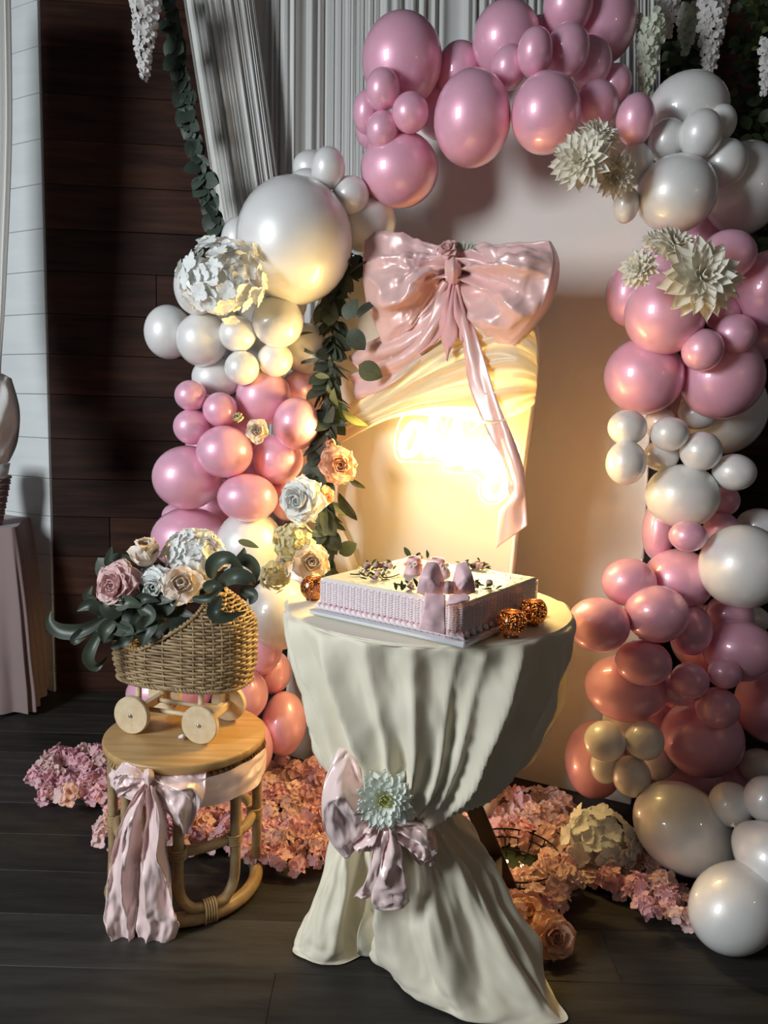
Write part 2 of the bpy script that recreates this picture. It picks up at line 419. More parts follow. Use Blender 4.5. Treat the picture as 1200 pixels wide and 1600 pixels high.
strip('tail', [(708, 440, 720, 444, .05), (714, 490, 740, 506, .09), (724, 545, 756, 560, .10), (738, 610, 776, 624, .10), (762, 672, 800, 680, .10), (786, 726, 818, 730, .10), (797, 772, 821, 768, .10), (778, 800, 822, 792, .10), (775, 857, 824, 821, .10)], bow, M_satin, nv=70, seed=2.2, fold=.007)
strip('tail_fold', [(768, 690, 806, 700, .085), (790, 735, 816, 730, .085), (796, 770, 818, 768, .09), (790, 788, 812, 790, .09)], bow, M_satin, seed=3.1, nv=20)
M_gros = mat('rose_grosgrain', (0.78, 0.42, 0.42), 0.6)
strip('narrow_tail', [(700, 440, 708, 442, .06), (690, 480, 704, 484, .10), (684, 520, 690, 524, .10), (652, 552, 658, 556, .09)], bow, M_gros, seed=.1, fold=.004, nu=6)
strip('narrow_tail', [(703, 444, 711, 444, .06), (696, 490, 712, 490, .11), (690, 520, 714, 525, .11), (694, 540, 704, 545, .11), (697, 560, 700, 566, .11)], bow, M_gros, seed=.9, fold=.004, nu=6)
strip('narrow_tail', [(706, 444, 713, 444, .055), (706, 480, 720, 480, .10), (708, 510, 726, 512, .10), (716, 530, 728, 538, .10)], bow, M_gros, seed=1.9, fold=.004, nu=6)

RIBBON_ROSE = (PA(701, 391, .10), AN)
# ------------------------------------------------------------------ neon sign
neon = thing('neon_sign', PA(700, 720), 'glowing warm white neon script sign on the cream panel under the swag', 'neon sign')
M_neon = mat('neon_tube', (1, .9, .6), 0.4, emit=(1.0, 0.69, 0.24), estr=240.0)
M_edge = mat('lit_acrylic_edge', (1, .9, .6), 0.2, emit=(1.0, 0.66, 0.20), estr=8)
M_acr = mat('clear_acrylic', (1, 1, 1), 0.03, trans=1.0, ior=1.2)
strokes = {'letter_o': [[(641, 664), (630, 680), (626, 700), (632, 712), (644, 706), (653, 688), (655, 670), (648, 661), (641, 664)]],
 'letter_h': [[(678, 646), (672, 664), (667, 690), (664, 714)], [(664, 706), (671, 692), (680, 686), (684, 694), (681, 708), (688, 714), (696, 708)]],
 'letter_b': [[(716, 648), (708, 676), (699, 704), (697, 722)], [(698, 714), (706, 698), (716, 692), (721, 702), (716, 718), (704, 726), (697, 722)]],
 'letter_a': [[(744, 702), (734, 696), (725, 706), (723, 722), (731, 730), (740, 722), (745, 702), (744, 722), (751, 730)]],
 'letter_b.001': [[(773, 660), (766, 688), (757, 714), (755, 734)], [(756, 724), (764, 708), (773, 704), (777, 714), (772, 730), (761, 737), (755, 734)]],
 'letter_y': [[(779, 706), (777, 722), (784, 732), (792, 724), (799, 706)], [(799, 706), (794, 728), (790, 750), (782, 772), (770, 778), (759, 772), (758, 758), (767, 744), (780, 736), (796, 728)]]}
for nm, ss in strokes.items():
    vf = join(*[tube(crom([PA(x, y, .06) for x, y in s], 12 + 5 * len(s)), 0.0085, 8) for s in ss])
    mk(nm.split('.')[0], *vf, M_neon, neon)
ol = crom([(632, 648, 0), (620, 672, 0), (616, 700, 0), (624, 720, 0), (650, 722, 0), (688, 724, 0), (694, 735, 0), (712, 739, 0), (735, 740, 0), (750, 750, 0), (747, 768, 0), (757, 785, 0), (775, 787, 0), (790, 776, 0), (799, 750, 0), (810, 710, 0), (806, 690, 0), (784, 690, 0), (784, 652, 0), (760, 652, 0), (735, 672, 0), (726, 642, 0), (706, 644, 0), (692, 672, 0), (684, 636, 0), (664, 640, 0)], 110, closed=True)
mk('acrylic_backing', *slab([PA(p.x, p.y, .047) for p in ol], -AN, 0.005), M_acr, neon, smooth=False)
mk('lit_edge', *tube([PA(p.x, p.y, .049) for p in ol], 0.0022, 6, closed=True), M_edge, neon)
for x, y in ((628, 700), (700, 720), (788, 700)):
    mk('standoff', *tube([PA(x, y, 0), PA(x, y, .047)], .006, 8), mat('steel', (.6, .6, .6), .3, metal=1), neon)

# ------------------------------------------------------------------ balloons
def balloon_mesh(name, m):
    prof = []
    n = 22
    for i in range(n + 1):
        a = pi * i / n; z = cos(a); r = sin(a)
        if z < -0.2: r *= 1 - 0.10 * ((-z - .2) / .8) ** 1.5; z = z - 0.16 * ((-z - .2) / .8) ** 2
        prof.append((max(r, 0.035 if z < -1 else 0.0), z))
    prof[0] = (0.0005, 1.0)
    prof += [(0.03, -1.20), (0.075, -1.25), (0.085, -1.27), (0.02, -1.265)]
    V, Fc = lathe(prof, 36)
    me = mesh(name, V, Fc); me.materials.append(m); return me
M_pink = mat('pearl_pink_latex', (0.90, 0.45, 0.59), 0.40, metal=0.18, coat=1.0, coat_r=0.035, sss=0.25, sss_col=(.10, .05, .06), var=(0.92, 0.49, 0.62), vscale=3)
M_white = mat('pearl_white_latex', (0.84, 0.82, 0.79), 0.40, metal=0.12, coat=1.0, coat_r=0.035, sss=0.18, sss_col=(.06, .06, .06), var=(0.88, 0.86, 0.83), vscale=3)
ME_P, ME_W = balloon_mesh('balloon_pink', M_pink), balloon_mesh('balloon_white', M_white)
BT = '''T 628 95 63 68 P 1 large pink balloon topping the cluster nearest the curtain pleats
T 598 140 27 32 P 0 small pink balloon, upper of four meeting in a knot below the big curtain-side one
T 641 176 29 30 P 0 small deep pink balloon with its neck showing, panel side of the four-balloon knot
T 597 203 25 28 P 0 small pink balloon, lowest of four meeting in a knot by the curtain
T 573 175 22 32 P 1 small pink balloon, curtain side of the four-balloon knot
T 580 202 25 30 P 2 pale pink balloon peeping out behind the four-balloon knot
T 624 265 61 57 P 2 large pink balloon hanging lowest at the curtain end of the arch
T 738 186 60 71 P 0 large pink balloon hanging in front of the panel between two pink clusters
T 718 112 38 43 P 3 shaded pink balloon half hidden behind the upright pink pair on the arch
T 791 62 53 55 P 2 large mauve pink balloon rising highest above the curtain heading
T 795 105 28 33 P 1 small pink balloon tucked under the highest mauve balloon
T 836 82 28 36 P 0 pink oval balloon on the curtain side of the close pair on top
T 887 78 34 39 P 0 pink oval balloon, greenery side of the close pair on top
T 888 8 39 42 P 1 pink balloon cut by the upper frame edge above the close pair
T 942 35 52 60 P 2 large deep pink balloon at the crest of the arch beside wisteria
T 922 98 34 38 P 1 deep pink balloon below the crest, behind the close pair
T 843 46 22 20 P 3 sliver of pink balloon showing behind the close pair on top
T 853 177 54 60 P 0 large pink balloon beside the uppermost dahlias, catching a warm glint
T 932 163 34 35 P 0 pink balloon directly above the back dahlia of the upper trio
T 962 130 25 28 P 2 dark pink balloon wedged behind the one above the dahlias
T 993 187 30 38 P 1 dim pink balloon where pink turns to white on the arch
U 1075 172 61 56 W 3 large dusky white balloon under the hanging wisteria
U 1043 220 29 33 W 1 small white balloon below the dusky one, beside dim pink
U 1095 210 33 37 W 0 bright white oval balloon below the wisteria
U 1127 192 23 27 W 1 small white balloon peeping over the bright oval one
U 1132 256 35 37 W 1 white balloon below the bright oval one, greenery side
U 993 257 27 32 W 1 white balloon touching the upper dahlia trio
U 1057 303 61 59 W 0 large glossy white balloon between the two dahlia trios
U 1162 295 60 70 W 2 large shadowed white balloon at the frame edge under the greenery
U 978 320 20 28 W 1 small white balloon below the upper dahlia trio
V 1138 398 42 38 P 2 mauve pink balloon behind the biggest dahlia bloom
V 1203 452 55 60 P 1 large pink balloon cut by the frame edge beside the biggest dahlia
V 985 460 38 50 P 2 pink balloon behind the smallest dahlia, toward the panel
V 1039 490 62 64 P 1 large pink balloon directly below the lower dahlia trio
V 1006 588 61 60 P 2 large pink balloon bulging over the panel beside the upper white run
V 1127 590 64 65 P 2 large pink balloon below the two small bright pink ones
V 1098 547 32 33 P 0 small bright pink balloon, panel side of the neighbouring two
V 1148 522 33 31 P 0 small bright pink balloon, outer one of the neighbouring two
V 1128 490 28 26 P 2 pink balloon half hidden under the biggest dahlia
V 1180 535 32 32 P 2 shaded pink balloon behind the two small bright ones
V 980 668 30 28 W 1 clear white balloon heading the run of small ones along the panel
V 1046 678 29 27 W 0 small white balloon central in the run below the pink pair
V 978 723 31 35 W 0 clear white balloon hanging over the panel edge
V 1033 712 27 24 W 2 white balloon squeezed between the panel-edge one and the big pearl
V 1032 662 25 25 W 3 white balloon mostly hidden beneath two large pink ones
V 1092 645 32 26 W 3 white balloon under the chin of the large pink one
V 1130 640 65 70 W 4 large dim white balloon behind the pink at the frame side
V 1095 705 32 31 W 1 white balloon above the big pearl balloon, outer side
V 1147 738 33 29 W 1 small white balloon outermost beside the big pearl
V 1066 775 56 50 W 1 big pearl white balloon at the panel corner midway down
V 1130 782 25 25 P 3 dusky pink balloon behind the big pearl one
V 1075 838 29 24 P 1 small rose balloon right below the big pearl
V 1127 826 27 26 P 2 small rose balloon touching the huge white one from above
V 1187 822 35 28 W 3 white balloon showing behind the huge white one
V 1160 885 65 66 W 0 huge glossy white balloon at the frame edge amid pink ones
V 1030 826 26 50 P 4 dark pink balloon in the shade at the panel edge
X 983 910 42 38 P 1 rose balloon above the one with a dark nipple spot
X 1060 906 53 49 P 2 large clear rose balloon below the small rose pair
X 1026 959 49 45 P 0 rose balloon with a dark nipple spot, foremost of its cluster
X 935 976 48 43 P 1 rose balloon reaching toward the table, warm lit
X 1080 985 32 39 P 2 coral balloon behind the spotted one, outer side
X 1005 1035 43 36 P 1 coral balloon under the spotted one
X 978 1075 63 52 P 2 large coral balloon under the table-side rose one
X 1078 1063 29 28 P 0 small rose balloon in the middle of the little triple
X 1132 1052 25 24 P 0 tiny rose balloon, uppermost of the little triple
X 1155 1016 55 48 P 1 large mauve balloon under the huge white one
X 1060 1078 30 24 P 2 rose balloon behind the little triple
X 1205 1100 54 60 P 1 large mauve balloon cut by the frame beside the little triple
X 1121 1106 33 32 P 0 clear rose balloon, lowest of the little triple
X 1097 1153 62 60 P 1 large clear rose balloon below the little triple
X 1030 1122 26 22 P 2 small rose balloon beside the golden four
X 973 1128 31 28 W 2 pale balloon behind the top of the golden four
X 945 1158 32 31 W 0 golden lit white balloon, panel side of the golden four
X 1007 1157 30 30 W 0 golden lit white balloon, outer upper one of the golden four
X 987 1213 29 32 W 0 golden lit white balloon, lowest of the golden four
X 946 1196 23 28 W 1 dim white balloon behind the lowest golden ones
X 1025 1188 30 30 W 2 pale balloon in the gap beside the golden four
X 930 1186 47 60 P 3 large mauve balloon behind the golden four near the floor
X 1065 1205 60 40 P 4 dark pink balloon in shade above the egg-shaped white one
Y 1187 1198 31 28 W 2 clear white balloon over the pair of small pearls by the frame
Y 1143 1257 34 34 W 1 small pearl balloon, inner one beside the egg-shaped white one
Y 1198 1249 34 36 W 0 small pearl balloon cut by the frame above the floor ones
X 1148 1215 25 25 P 5 dark pink balloon glimpsed above the small pearls
X 1140 962 36 34 P 4 dark pink balloon in the gap below the huge white one
X 1165 966 36 24 W 4 clear white balloon just under the huge white one
L 513 263 27 32 W 1 small white oval balloon standing above the giant cream one
L 548 305 29 29 W 1 small white balloon between the giant cream one and the pink arch
L 487 262 30 26 W 3 white balloon behind the oval one atop the giant
L 480 286 26 22 W 2 white balloon rim just above the giant cream one
L 573 350 47 45 W 4 clear white balloon against the panel beside the bow
L 460 377 91 97 W 1 giant cream white balloon with a warm glow low on its side
L 372 378 27 38 W 3 white balloon behind the giant one at the curtain edge
L 308 447 36 45 W 3 white balloon behind the white hydrangea bloom
L 263 519 37 42 W 2 white balloon farthest out against the dark plank wall
L 316 531 40 42 W 1 white balloon next to the farthest-out one
L 348 493 24 26 W 3 white balloon in the gap under the hydrangea bloom
L 371 522 29 28 W 0 small white balloon, upper of the three round one knot
L 434 503 40 40 W 1 glowing white balloon directly below the giant cream one
L 378 575 27 27 W 0 small white balloon, lowest of the three round one knot
L 430 562 28 27 W 1 small white balloon, panel side of the three round one knot
L 338 590 38 32 W 3 dim white balloon above the small pink pair by the wood wall
L 478 545 40 40 W 4 clear balloon behind the garland below the giant
L 298 618 25 24 P 0 small pink balloon, upper one against the wood wall
L 300 667 29 28 P 1 small pink balloon, lower one against the wood wall
L 344 640 27 27 P 2 pink balloon behind the pair against the wood wall
L 413 620 44 43 P 2 pink balloon above the little cream rose
L 463 662 36 41 P 1 pink balloon touching the garland above the peach rose
L 465 605 25 25 P 3 deep pink balloon behind the garland leaves
L 351 706 44 41 P 0 pink balloon with a nipple spot below the little cream rose
L 434 718 40 39 P 1 pink balloon between the little cream rose and white peony
L 293 746 54 50 P 2 large pink balloon bulging against the dark wood wall
L 387 778 47 38 P 1 wide pink balloon resting on the pearl one above the basket
L 297 842 60 50 P 3 large mauve balloon behind the basket flowers
L 275 806 22 20 P 4 sliver of pink balloon between two large ones at the wood wall
L 390 853 53 57 W 2 pearl white balloon above the basket's hood leaves
L 437 958 55 57 W 2 pearl white balloon behind the basket and the table edge
L 480 908 50 42 W 4 dim white balloon behind the garland's end
L 405 1015 36 40 P 3 pink balloon beside the wicker hood's lower end
L 425 1050 30 34 P 4 dark pink balloon at the panel edge behind the stool
L 378 1085 41 42 P 2 warm lit pink balloon behind the stool top
L 444 1130 35 49 P 3 pink balloon hanging at the panel's foot with a bright glint
L 390 1168 37 48 P 2 pink balloon behind the stool's satin sash
L 265 1082 66 42 P 4 pink balloon seen between the pram wheels
L 355 1197 50 52 P 3 rose balloon behind the stool legs
L 450 778 30 36 P 4 dark pink balloon in shade behind the white peony
L 372 668 46 50 P 4 shaded pink balloon deep behind the little cream rose
L 405 735 52 50 P 5 shaded pink balloon deep behind the nipple-spotted one
L 330 700 40 46 P 5 shaded pink balloon deep between the wood-wall pair and the large one
L 395 565 46 44 W 5 shaded white balloon deep behind the three round one knot
L 340 790 46 44 P 5 shaded pink balloon deep above the basket hydrangea
V 1095 620 60 60 P 5 dark pink balloon deep behind the white run by the panel
X 1110 1000 60 55 P 5 dark pink balloon deep under the huge white one
X 1040 1100 55 50 P 5 dark pink balloon deep behind the golden four
T 690 165 45 50 P 4 dark pink balloon deep between the four-balloon knot and the hanging one
T 905 120 55 45 P 4 dark pink balloon deep behind the close pair
V 1036 424 46 46 P 4 pink balloon hidden behind the lower dahlia trio
V 1105 376 50 44 P 5 deep pink balloon in shade under the large shadowed white one
L 420 470 60 46 W 5 shaded white balloon deep below the giant cream one'''
rows_ = []
for ln in BT.split('\n'):
    t = ln.split(' ', 7); rows_.append((t[0], *[float(v) for v in t[1:5]], t[5], int(t[6]), t[7]))
def base_Y(c, x, y):
    if c == 'T': return 2.42 + 0.16 * (900 - x) / 300
    if c == 'U': return 2.36
    if c == 'V': return 2.30 if y < 800 else 2.20
    if c == 'X': return 2.22
    if c == 'Y': return 2.02
    return 2.62 if y < 700 else 2.58
placed = []
GROUPS = {'T': 'pink balloons along the top of the arch', 'U': 'white balloons at the shoulder of the arch', 'V': 'balloons down the outer side of the arch', 'X': 'rose balloons low on the arch', 'Y': 'balloons at the foot of the arch', 'L': 'balloons down the wood-wall side of the arch'}
def add_balloon(x, y, rx, ry, c, Y, label, grp, pear=None, tilt=0.0):
    ctr = P(x, y, Y); d = depth(ctr); sx, sy = rx * d / FPX, ry * d / FPX
    view = (O - ctr).normalized(); fr = frame_from(view)
    if pear is None:
        M = Matrix.Translation(ctr) @ fr @ Matrix.Rotation(tilt - ROLL, 4, 'Z') @ Matrix.Diagonal((sx, sy, (sx + sy) / 2 * .96, 1))
    else:   # neck direction in the picture plane
        ax = (fr.to_3x3() @ Vector((cos(pear), sin(pear), -0.25))).normalized()
        M = Matrix.Translation(ctr) @ frame_from(-ax) @ Matrix.Diagonal((sy, sy, sx, 1))
    o = put('balloon', ME_P if c == 'P' else ME_W, M); tag(o, label, 'balloon', GROUPS[grp]); return o
for c, x, y, rx, ry, col, lay, lab in sorted(rows_, key=lambda r: r[6]):
    Y = base_Y(c, x, y)
    for _ in range(2):
        for (X2, Z2, Y2, r2, l2) in placed:
            p = P(x, y, Y); r = 0.5 * (rx + ry) * depth(p) / FPX
            dl = hypot(p.x - X2, p.z - Z2)
            if dl < (r + r2) * .93: 
                need = sqrt(((r + r2) * .93) ** 2 - dl * dl) * 0.72
                if Y < Y2 + need and (Y > Y2 - need * .999 or lay > l2): Y = Y2 + need
    p = P(x, y, Y); r = 0.5 * (rx + ry) * depth(p) / FPX
    lim = 9
    if c in 'TVX' and x < 1000 and y > 190: lim = B0.y + (p.x - B0.x) * BD.y / BD.x - r * 0.75
    elif c in 'L' and x > 452: lim = A0.y + (p.x - A0.x) * AD.y / AD.x - r * 0.75 if x < 560 and y > 400 else 2.85
    Y = min(Y, lim, 3.12 - r * .6)
    p = P(x, y, Y); r = 0.5 * (rx + ry) * depth(p) / FPX
    placed.append((p.x, p.z, Y, r, lay)); add_balloon(x, y, rx, ry, col, Y, lab, c)
add_balloon(1066, 1294, 78, 66, 'W', 2.12, 'big egg-shaped clear white balloon lying over the flower mat', 'Y', pear=radians(-28))
add_balloon(1207, 1342, 58, 52, 'W', 1.90, 'white balloon cut by the frame leaning on the floor balloon', 'Y', pear=radians(150))
add_balloon(1147, 1418, 74, 63, 'W', 1.86, 'large bluish white balloon resting on the dark floor', 'Y', pear=radians(55))

# ------------------------------------------------------------------ cake table with cloth
TZ = 0.895
TC = F(669, 945, TZ); TR = size_at(TC, 216)
M_darkwood = mat('espresso_wood', (0.020, 0.010, 0.007), 0.45, var=(0.035, 0.018, 0.011), vscale=6, stretch=(8, 8, 1))
tbl = thing('folding_table', (TC.x, TC.y, 0), 'round folding table on dark crossed wooden legs under the cream cloth', 'table')
mk('tabletop', *xf(lathe([(TR - .03, TZ - .028), (TR - .012, TZ - .022), (TR - .012, TZ - .006)], 48), Matrix.Translation((TC.x, TC.y, 0))), M_darkwood, tbl, smooth=False)
def beam(a, b, w, t, up=Vector((0, 1, 0))):
    a, b = Vector(a), Vector(b); z = (b - a).normalized(); y = (up - z * up.dot(z)).normalized(); x = y.cross(z)
    V = [];
    for p in (a, b):
        for sx, sy in ((-1, -1), (1, -1), (1, 1), (-1, 1)): V.append(p + x * (sx * w / 2) + y * (sy * t / 2))
    return V, [(3, 2, 1, 0), (4, 5, 6, 7), (0, 1, 5, 4), (1, 2, 6, 5), (2, 3, 7, 6), (3, 0, 4, 7)]
foot = F(806, 1414); dxl, dyl = foot.x - TC.x, foot.y - TC.y
for (fx, fy, tx) in ((dxl, dyl, -.10), (-dxl * .62, dyl + .01, .14), (dxl * .45, .03, -.10), (-dxl * .3, .03, .14)):
    mk('leg', *beam((TC.x + fx, TC.y + fy, 0.0), (TC.x + tx, TC.y + fy * .8, TZ - .03), .046, .024), M_darkwood, tbl, smooth=False)
pm = P(775, 1335, foot.y)
mk('stretcher', *beam(pm, (pm.x - .03, TC.y - .07, pm.z - .02), .03, .02, up=Vector((0, 0, 1))), M_darkwood, tbl, smooth=False)

cloth = thing('tablecloth', (TC.x, TC.y, 0), 'cream tablecloth gathered in at the waist of the cake table', 'tablecloth')
NU = 320
def ring_ell(py, xl, xr, b, cy=0.0):
    a, c = P(xl, py, TC.y), P(xr, py, TC.y); m_ = (a + c) / 2; hw = (c.x - a.x) / 2
    return [Vector((m_.x + hw * cos(2 * pi * k / 16), TC.y + cy + b * sin(2 * pi * k / 16), a.z + (c.z - a.z) * (.5 + .5 * cos(2 * pi * k / 16)))) for k in range(16)]
def ring_c(r, z): return [Vector((TC.x + r * cos(2 * pi * k / 16), TC.y + r * sin(2 * pi * k / 16), z)) for k in range(16)]
hem = [F(838, 1506), F(800, 1446), F(740, 1402), F(680, 1385), F(620, 1380), F(560, 1388), F(505, 1420), F(468, 1468),
       F(461, 1493), F(525, 1510), F(578, 1488), F(592, 1484), F(655, 1556), F(750, 1598), F(880, 1600), F(868, 1562)]
tie = ring_ell(1232, 552, 716, .115, -.02)
def mixr(a, b, t, th, zt):
    return [Vector((p.x + (q.x - p.x) * th, p.y + (q.y - p.y) * th, p.z + (q.z - p.z) * zt)) for p, q in zip(a, b)]
rings = [ring_c(TR + .003, TZ + .002), ring_c(TR + .012, TZ - .012),
         ring_ell(1000, 457, 883, TR * 1.01), ring_ell(1060, 478, 866, TR * .98, -.0), ring_ell(1120, 494, 846, TR * .90, -.01),
         ring_ell(1168, 508, 816, TR * .76, -.02), ring_ell(1202, 528, 776, TR * .58, -.02), tie,
         ring_ell(1262, 556, 702, .105, -.02), mixr(tie, hem, 0, .22, .32), mixr(tie, hem, 0, .50, .58), mixr(tie, hem, 0, .80, .84), mixr(tie, hem, 0, .96, .955), [p + Vector((0, 0, .004)) for p in hem]]
NV = 144
G = surf(rings, NU, NV, closed=True)
vt = 7 / 13.0
FOLD = [(.53, .8, .024, .03), (.585, .9, .022, .035), (.635, 1.0, .022, .045), (.682, 1.25, .022, .038), (.70, .95, .018, .014), (.716, 1.1, .020, -.009), (.732, .8, .016, -.029), (.747, .7, .014, -.037), (.762, 1.35, .022, -.053), (.80, .9, .030, -.08), (.86, .6, .03, -.087), (.93, .6, .03, -.06),
        (.47, .8, .024, .03), (.42, .8, .03, .03), (.36, .8, .03, 0), (.28, .8, .03, 0), (.2, .8, .03, 0), (.12, .8, .03, 0), (.05, .7, .03, -.05)]
def wrapd(a): return (a + .5) % 1 - .5
def clf(u, v):
    up = v < vt
    if up:
        t = v / vt; amp = max(0, (t - .10)) ** .55 * (1.0 - .45 * t); s = 0.0
        for c, a, w, sk in FOLD:
            d = abs(wrapd(u - c - 1.5 * sk * (t - 1))) / (w * (1.25 - .85 * t)); s += a * exp(-d ** 1.2 * 1.1)
        out = .105 * amp * (s - .55)
        out += .030 * sin(pi * t) * fbm((cos(2 * pi * u) * 2.0, sin(2 * pi * u) * 2.0, t * 2.2 + 3)) + .008 * sin(pi * t) ** .5 * fbm((cos(2 * pi * u) * 6, sin(2 * pi * u) * 6, t * 5))
        out -= .020 * sin(pi * t) * exp(-((u - .74) / .10) ** 2)
    else:
        t = (v - vt) / (1 - vt); amp = sin(pi * min(1, t * .93 + .07)) ** .8; s = 0.0
        for k, (c, a, w, sk) in enumerate(FOLD):
            d = abs(wrapd(u - c + .05 * sin(k * 2.1) * t)) / (w * (.75 + .5 * t)); s += a * (1 if k % 2 else .7) * exp(-d ** 1.25 * 1.1)
        out = .058 * (s - .55) * (1 - t) ** .45 + .045 * amp * fbm((cos(2 * pi * u) * 1.9 + 7, sin(2 * pi * u) * 1.9, t * 1.6)) + .02 * amp * fbm((cos(2 * pi * u) * 5, sin(2 * pi * u) * 5, t * 3.6))
    return -out
G2 = displace(G, clf, closed=True)
for j, row in enumerate(G2):
    for i, p in enumerate(row): p.z = max(p.z, 0.003)
top_c = len(G2[0]) * len(G2)
Vc, Fc = grid(G2, closed=True)
rad = [[Vector((TC.x + TR * q * cos(2 * pi * k / NU), TC.y + TR * q * sin(2 * pi * k / NU), TZ + .002 + .0012 * fbm((q * 3 * cos(2 * pi * k / NU), q * 3 * sin(2 * pi * k / NU), 0)))) for k in range(NU)] for q in (.02, .35, .65, .85, .96)]
mk('draped_skirt', Vc, Fc, M_cream, cloth)
mk('top_sheet', *grid(rad + [G2[0]], closed=True), M_cream, cloth)
fl = surf([[P(800, 985, TC.y + .28), P(850, 985, TC.y + .26), P(886, 990, TC.y + .22)], [P(800, 1080, TC.y + .30), P(850, 1070, TC.y + .29), P(887, 1060, TC.y + .25)],
           [P(790, 1150, TC.y + .29), P(850, 1130, TC.y + .29), P(885, 1104, TC.y + .25)], [P(780, 1225, TC.y + .26), P(822, 1200, TC.y + .27), P(850, 1160, TC.y + .26)]], 24, 30)
mk('rear_flap', *grid(displace(fl, lambda u, v: .010 * sin(2 * pi * (u * 1.5 + v * .4)))), M_cream, cloth)

# ------------------------------------------------------------------ satin sash bow on the table's waist
YB = TC.y - .175
def PT(px, py, h=0.0): return P(px, py, YB - h)
sash = thing('satin_ribbon', PT(600, 1420), 'pale pink satin sash bow tied around the gathered cream tablecloth', 'sash')
def satin_loop(rows, name, parent, pl, m, nu=44, nv=44, seed=0, thick=.03, amp=1.0, nrm=Vector((0, -1, 0))):
    g = surf([[pl(*c) for c in r] for r in rows], nu, nv)
    def f(u, v):
        s = sin(pi * min(1, v)) ** .6; e = sin(pi * u) ** .5
        return amp * (.022 * exp(-v * 3) * (cusp(u * 4 + seed) - .4) + .026 * s * e * (cusp(u * 2.4 + .3 * v + seed + .3 * fbm((u * 2, v * 2, seed))) - .4) + .013 * s * fbm((u * 3 + seed, v * 3.2, seed)) + .006 * s * fbm((u * 9, v * 8, seed)))
    fr = [[p + nrm * d for p, d in zip(r, [f(i / (nu - 1), j / (nv - 1)) for i in range(nu)])] for j, r in enumerate(g)]
    bk = [[p - nrm * (thick * (.25 + .75 * sin(pi * i / (nu - 1)))) for i, p in enumerate(r)] for r in g]
    return mk(name, *pillow(fr, bk), m, parent)
satin_loop([[(590, 1244, .03), (584, 1262, .06), (588, 1284, .03)], [(570, 1215, .03), (554, 1262, .09), (572, 1310, .04)], [(552, 1178, .03), (524, 1250, .10), (550, 1335, .04)], [(530, 1168, .03), (504, 1236, .07), (508, 1300, .06), (538, 1342, .03)]], 'loop', sash, PT, M_satin2, seed=.2)
satin_loop([[(592, 1270, .03), (596, 1282, .05), (590, 1295, .03)], [(570, 1285, .04), (580, 1312, .07), (590, 1320, .04)], [(548, 1305, .03), (556, 1330, .06), (578, 1330, .03)]], 'lower_fold', sash, PT, M_satin2, seed=.9, nu=24, nv=24)
satin_loop([[(612, 1282, .03), (614, 1292, .05), (606, 1300, .03)], [(640, 1284, .03), (640, 1308, .06), (626, 1320, .03)], [(666, 1290, .03), (668, 1322, .07), (648, 1342, .03)], [(680, 1304, .02), (683, 1332, .04), (658, 1352, .03)]], 'loop', sash, PT, M_satin2, seed=2.4)
def strip2(name, ctr, parent, m, pl, nu=10, nv=36, fold=.006, seed=0, n=Vector((0, -1, 0)), bulge=.01):
    rows = [[pl(a, b, h), pl((a + c) / 2, (b + d) / 2, h + bulge), pl(c, d, h)] for a, b, c, d, h in ctr]
    g = surf(rows, nu, nv)
    fq = 1.7 if nu > 20 else 1.2
    g = [[p + n * (fold * (1.6 * cusp(i / (nu - 1) * fq + .35 * sin(j / (nv - 1) * 4 + seed) + .5 * fbm((i / nu * 1.5, j / nv * 3, seed + 4)) + seed) + .5 * sin(2 * pi * (i / (nu - 1) * 1.2 + j / (nv - 1) * 1.1 + seed)) + 1.3 * fbm((i / nu * 2.4, j / nv * 5, seed)))) for i, p in enumerate(r)] for j, r in enumerate(g)]
    return mk(name, *pillow(g, [[p - n * .0015 for p in r] for r in g]), m, parent)
strip2('tail', [(596, 1282, 612, 1284, .04), (584, 1320, 606, 1322, .05), (572, 1370, 592, 1372, .05), (553, 1402, 580, 1402, .045)], sash, M_satin2, PT, seed=.3)
strip2('tail', [(600, 1284, 616, 1284, .045), (598, 1325, 628, 1330, .06), (590, 1370, 630, 1362, .065), (580, 1400, 636, 1386, .06), (588, 1426, 640, 1412, .055)], sash, M_satin2, PT, seed=1.3, fold=.01)
strip2('tail', [(655, 1322, 676, 1318, .01), (662, 1336, 678, 1330, .01), (668, 1352, 680, 1350, .01)], sash, M_satin2, PT, seed=2, nv=14)
bd = surf([[PT(x, y - 14, h) for x, y, h in ((556, 1218, -.06), (600, 1238, -.005), (650, 1254, -.01), (698, 1254, -.07), (716, 1245, -.16))], [PT(x, y + 12, h) for x, y, h in ((556, 1218, -.06), (600, 1238, .0), (650, 1254, -.008), (698, 1254, -.07), (716, 1245, -.16))]], 40, 8)
mk('waist_band', *grid(displace(bd, lambda u, v: .004 * ridge(v * 2.5))), M_satin, sash)

# ------------------------------------------------------------------ cake
CZ = TZ + .006
kL, kF, kR = F(500, 951, CZ + .012), F(721, 999, CZ + .012), F(815, 945, CZ + .012)
ck_x = (kF - kL); ck_l = ck_x.length; ck_x.normalize(); ck_y = Vector((-ck_x.y, ck_x.x, 0)); ck_w = (kR - kF).dot(ck_y)
MC = Matrix(((ck_x.x, ck_y.x, 0, kL.x), (ck_x.y, ck_y.y, 0, kL.y), (0, 0, 1, CZ + .012), (0, 0, 0, 1)))
CH = .070
M_icing = mat('pink_tinted_icing', (0.90, 0.77, 0.78), 0.55, sss=.15, sss_col=(.02, .012, .012), bump=.1, bscale=70)
M_icetop = mat('cream_icing', (0.84, 0.76, 0.64), 0.5, sss=.1, sss_col=(.02, .015, .01), bump=.5, bscale=60)
M_shell = mat('rose_icing', (0.72, 0.42, 0.46), 0.5)
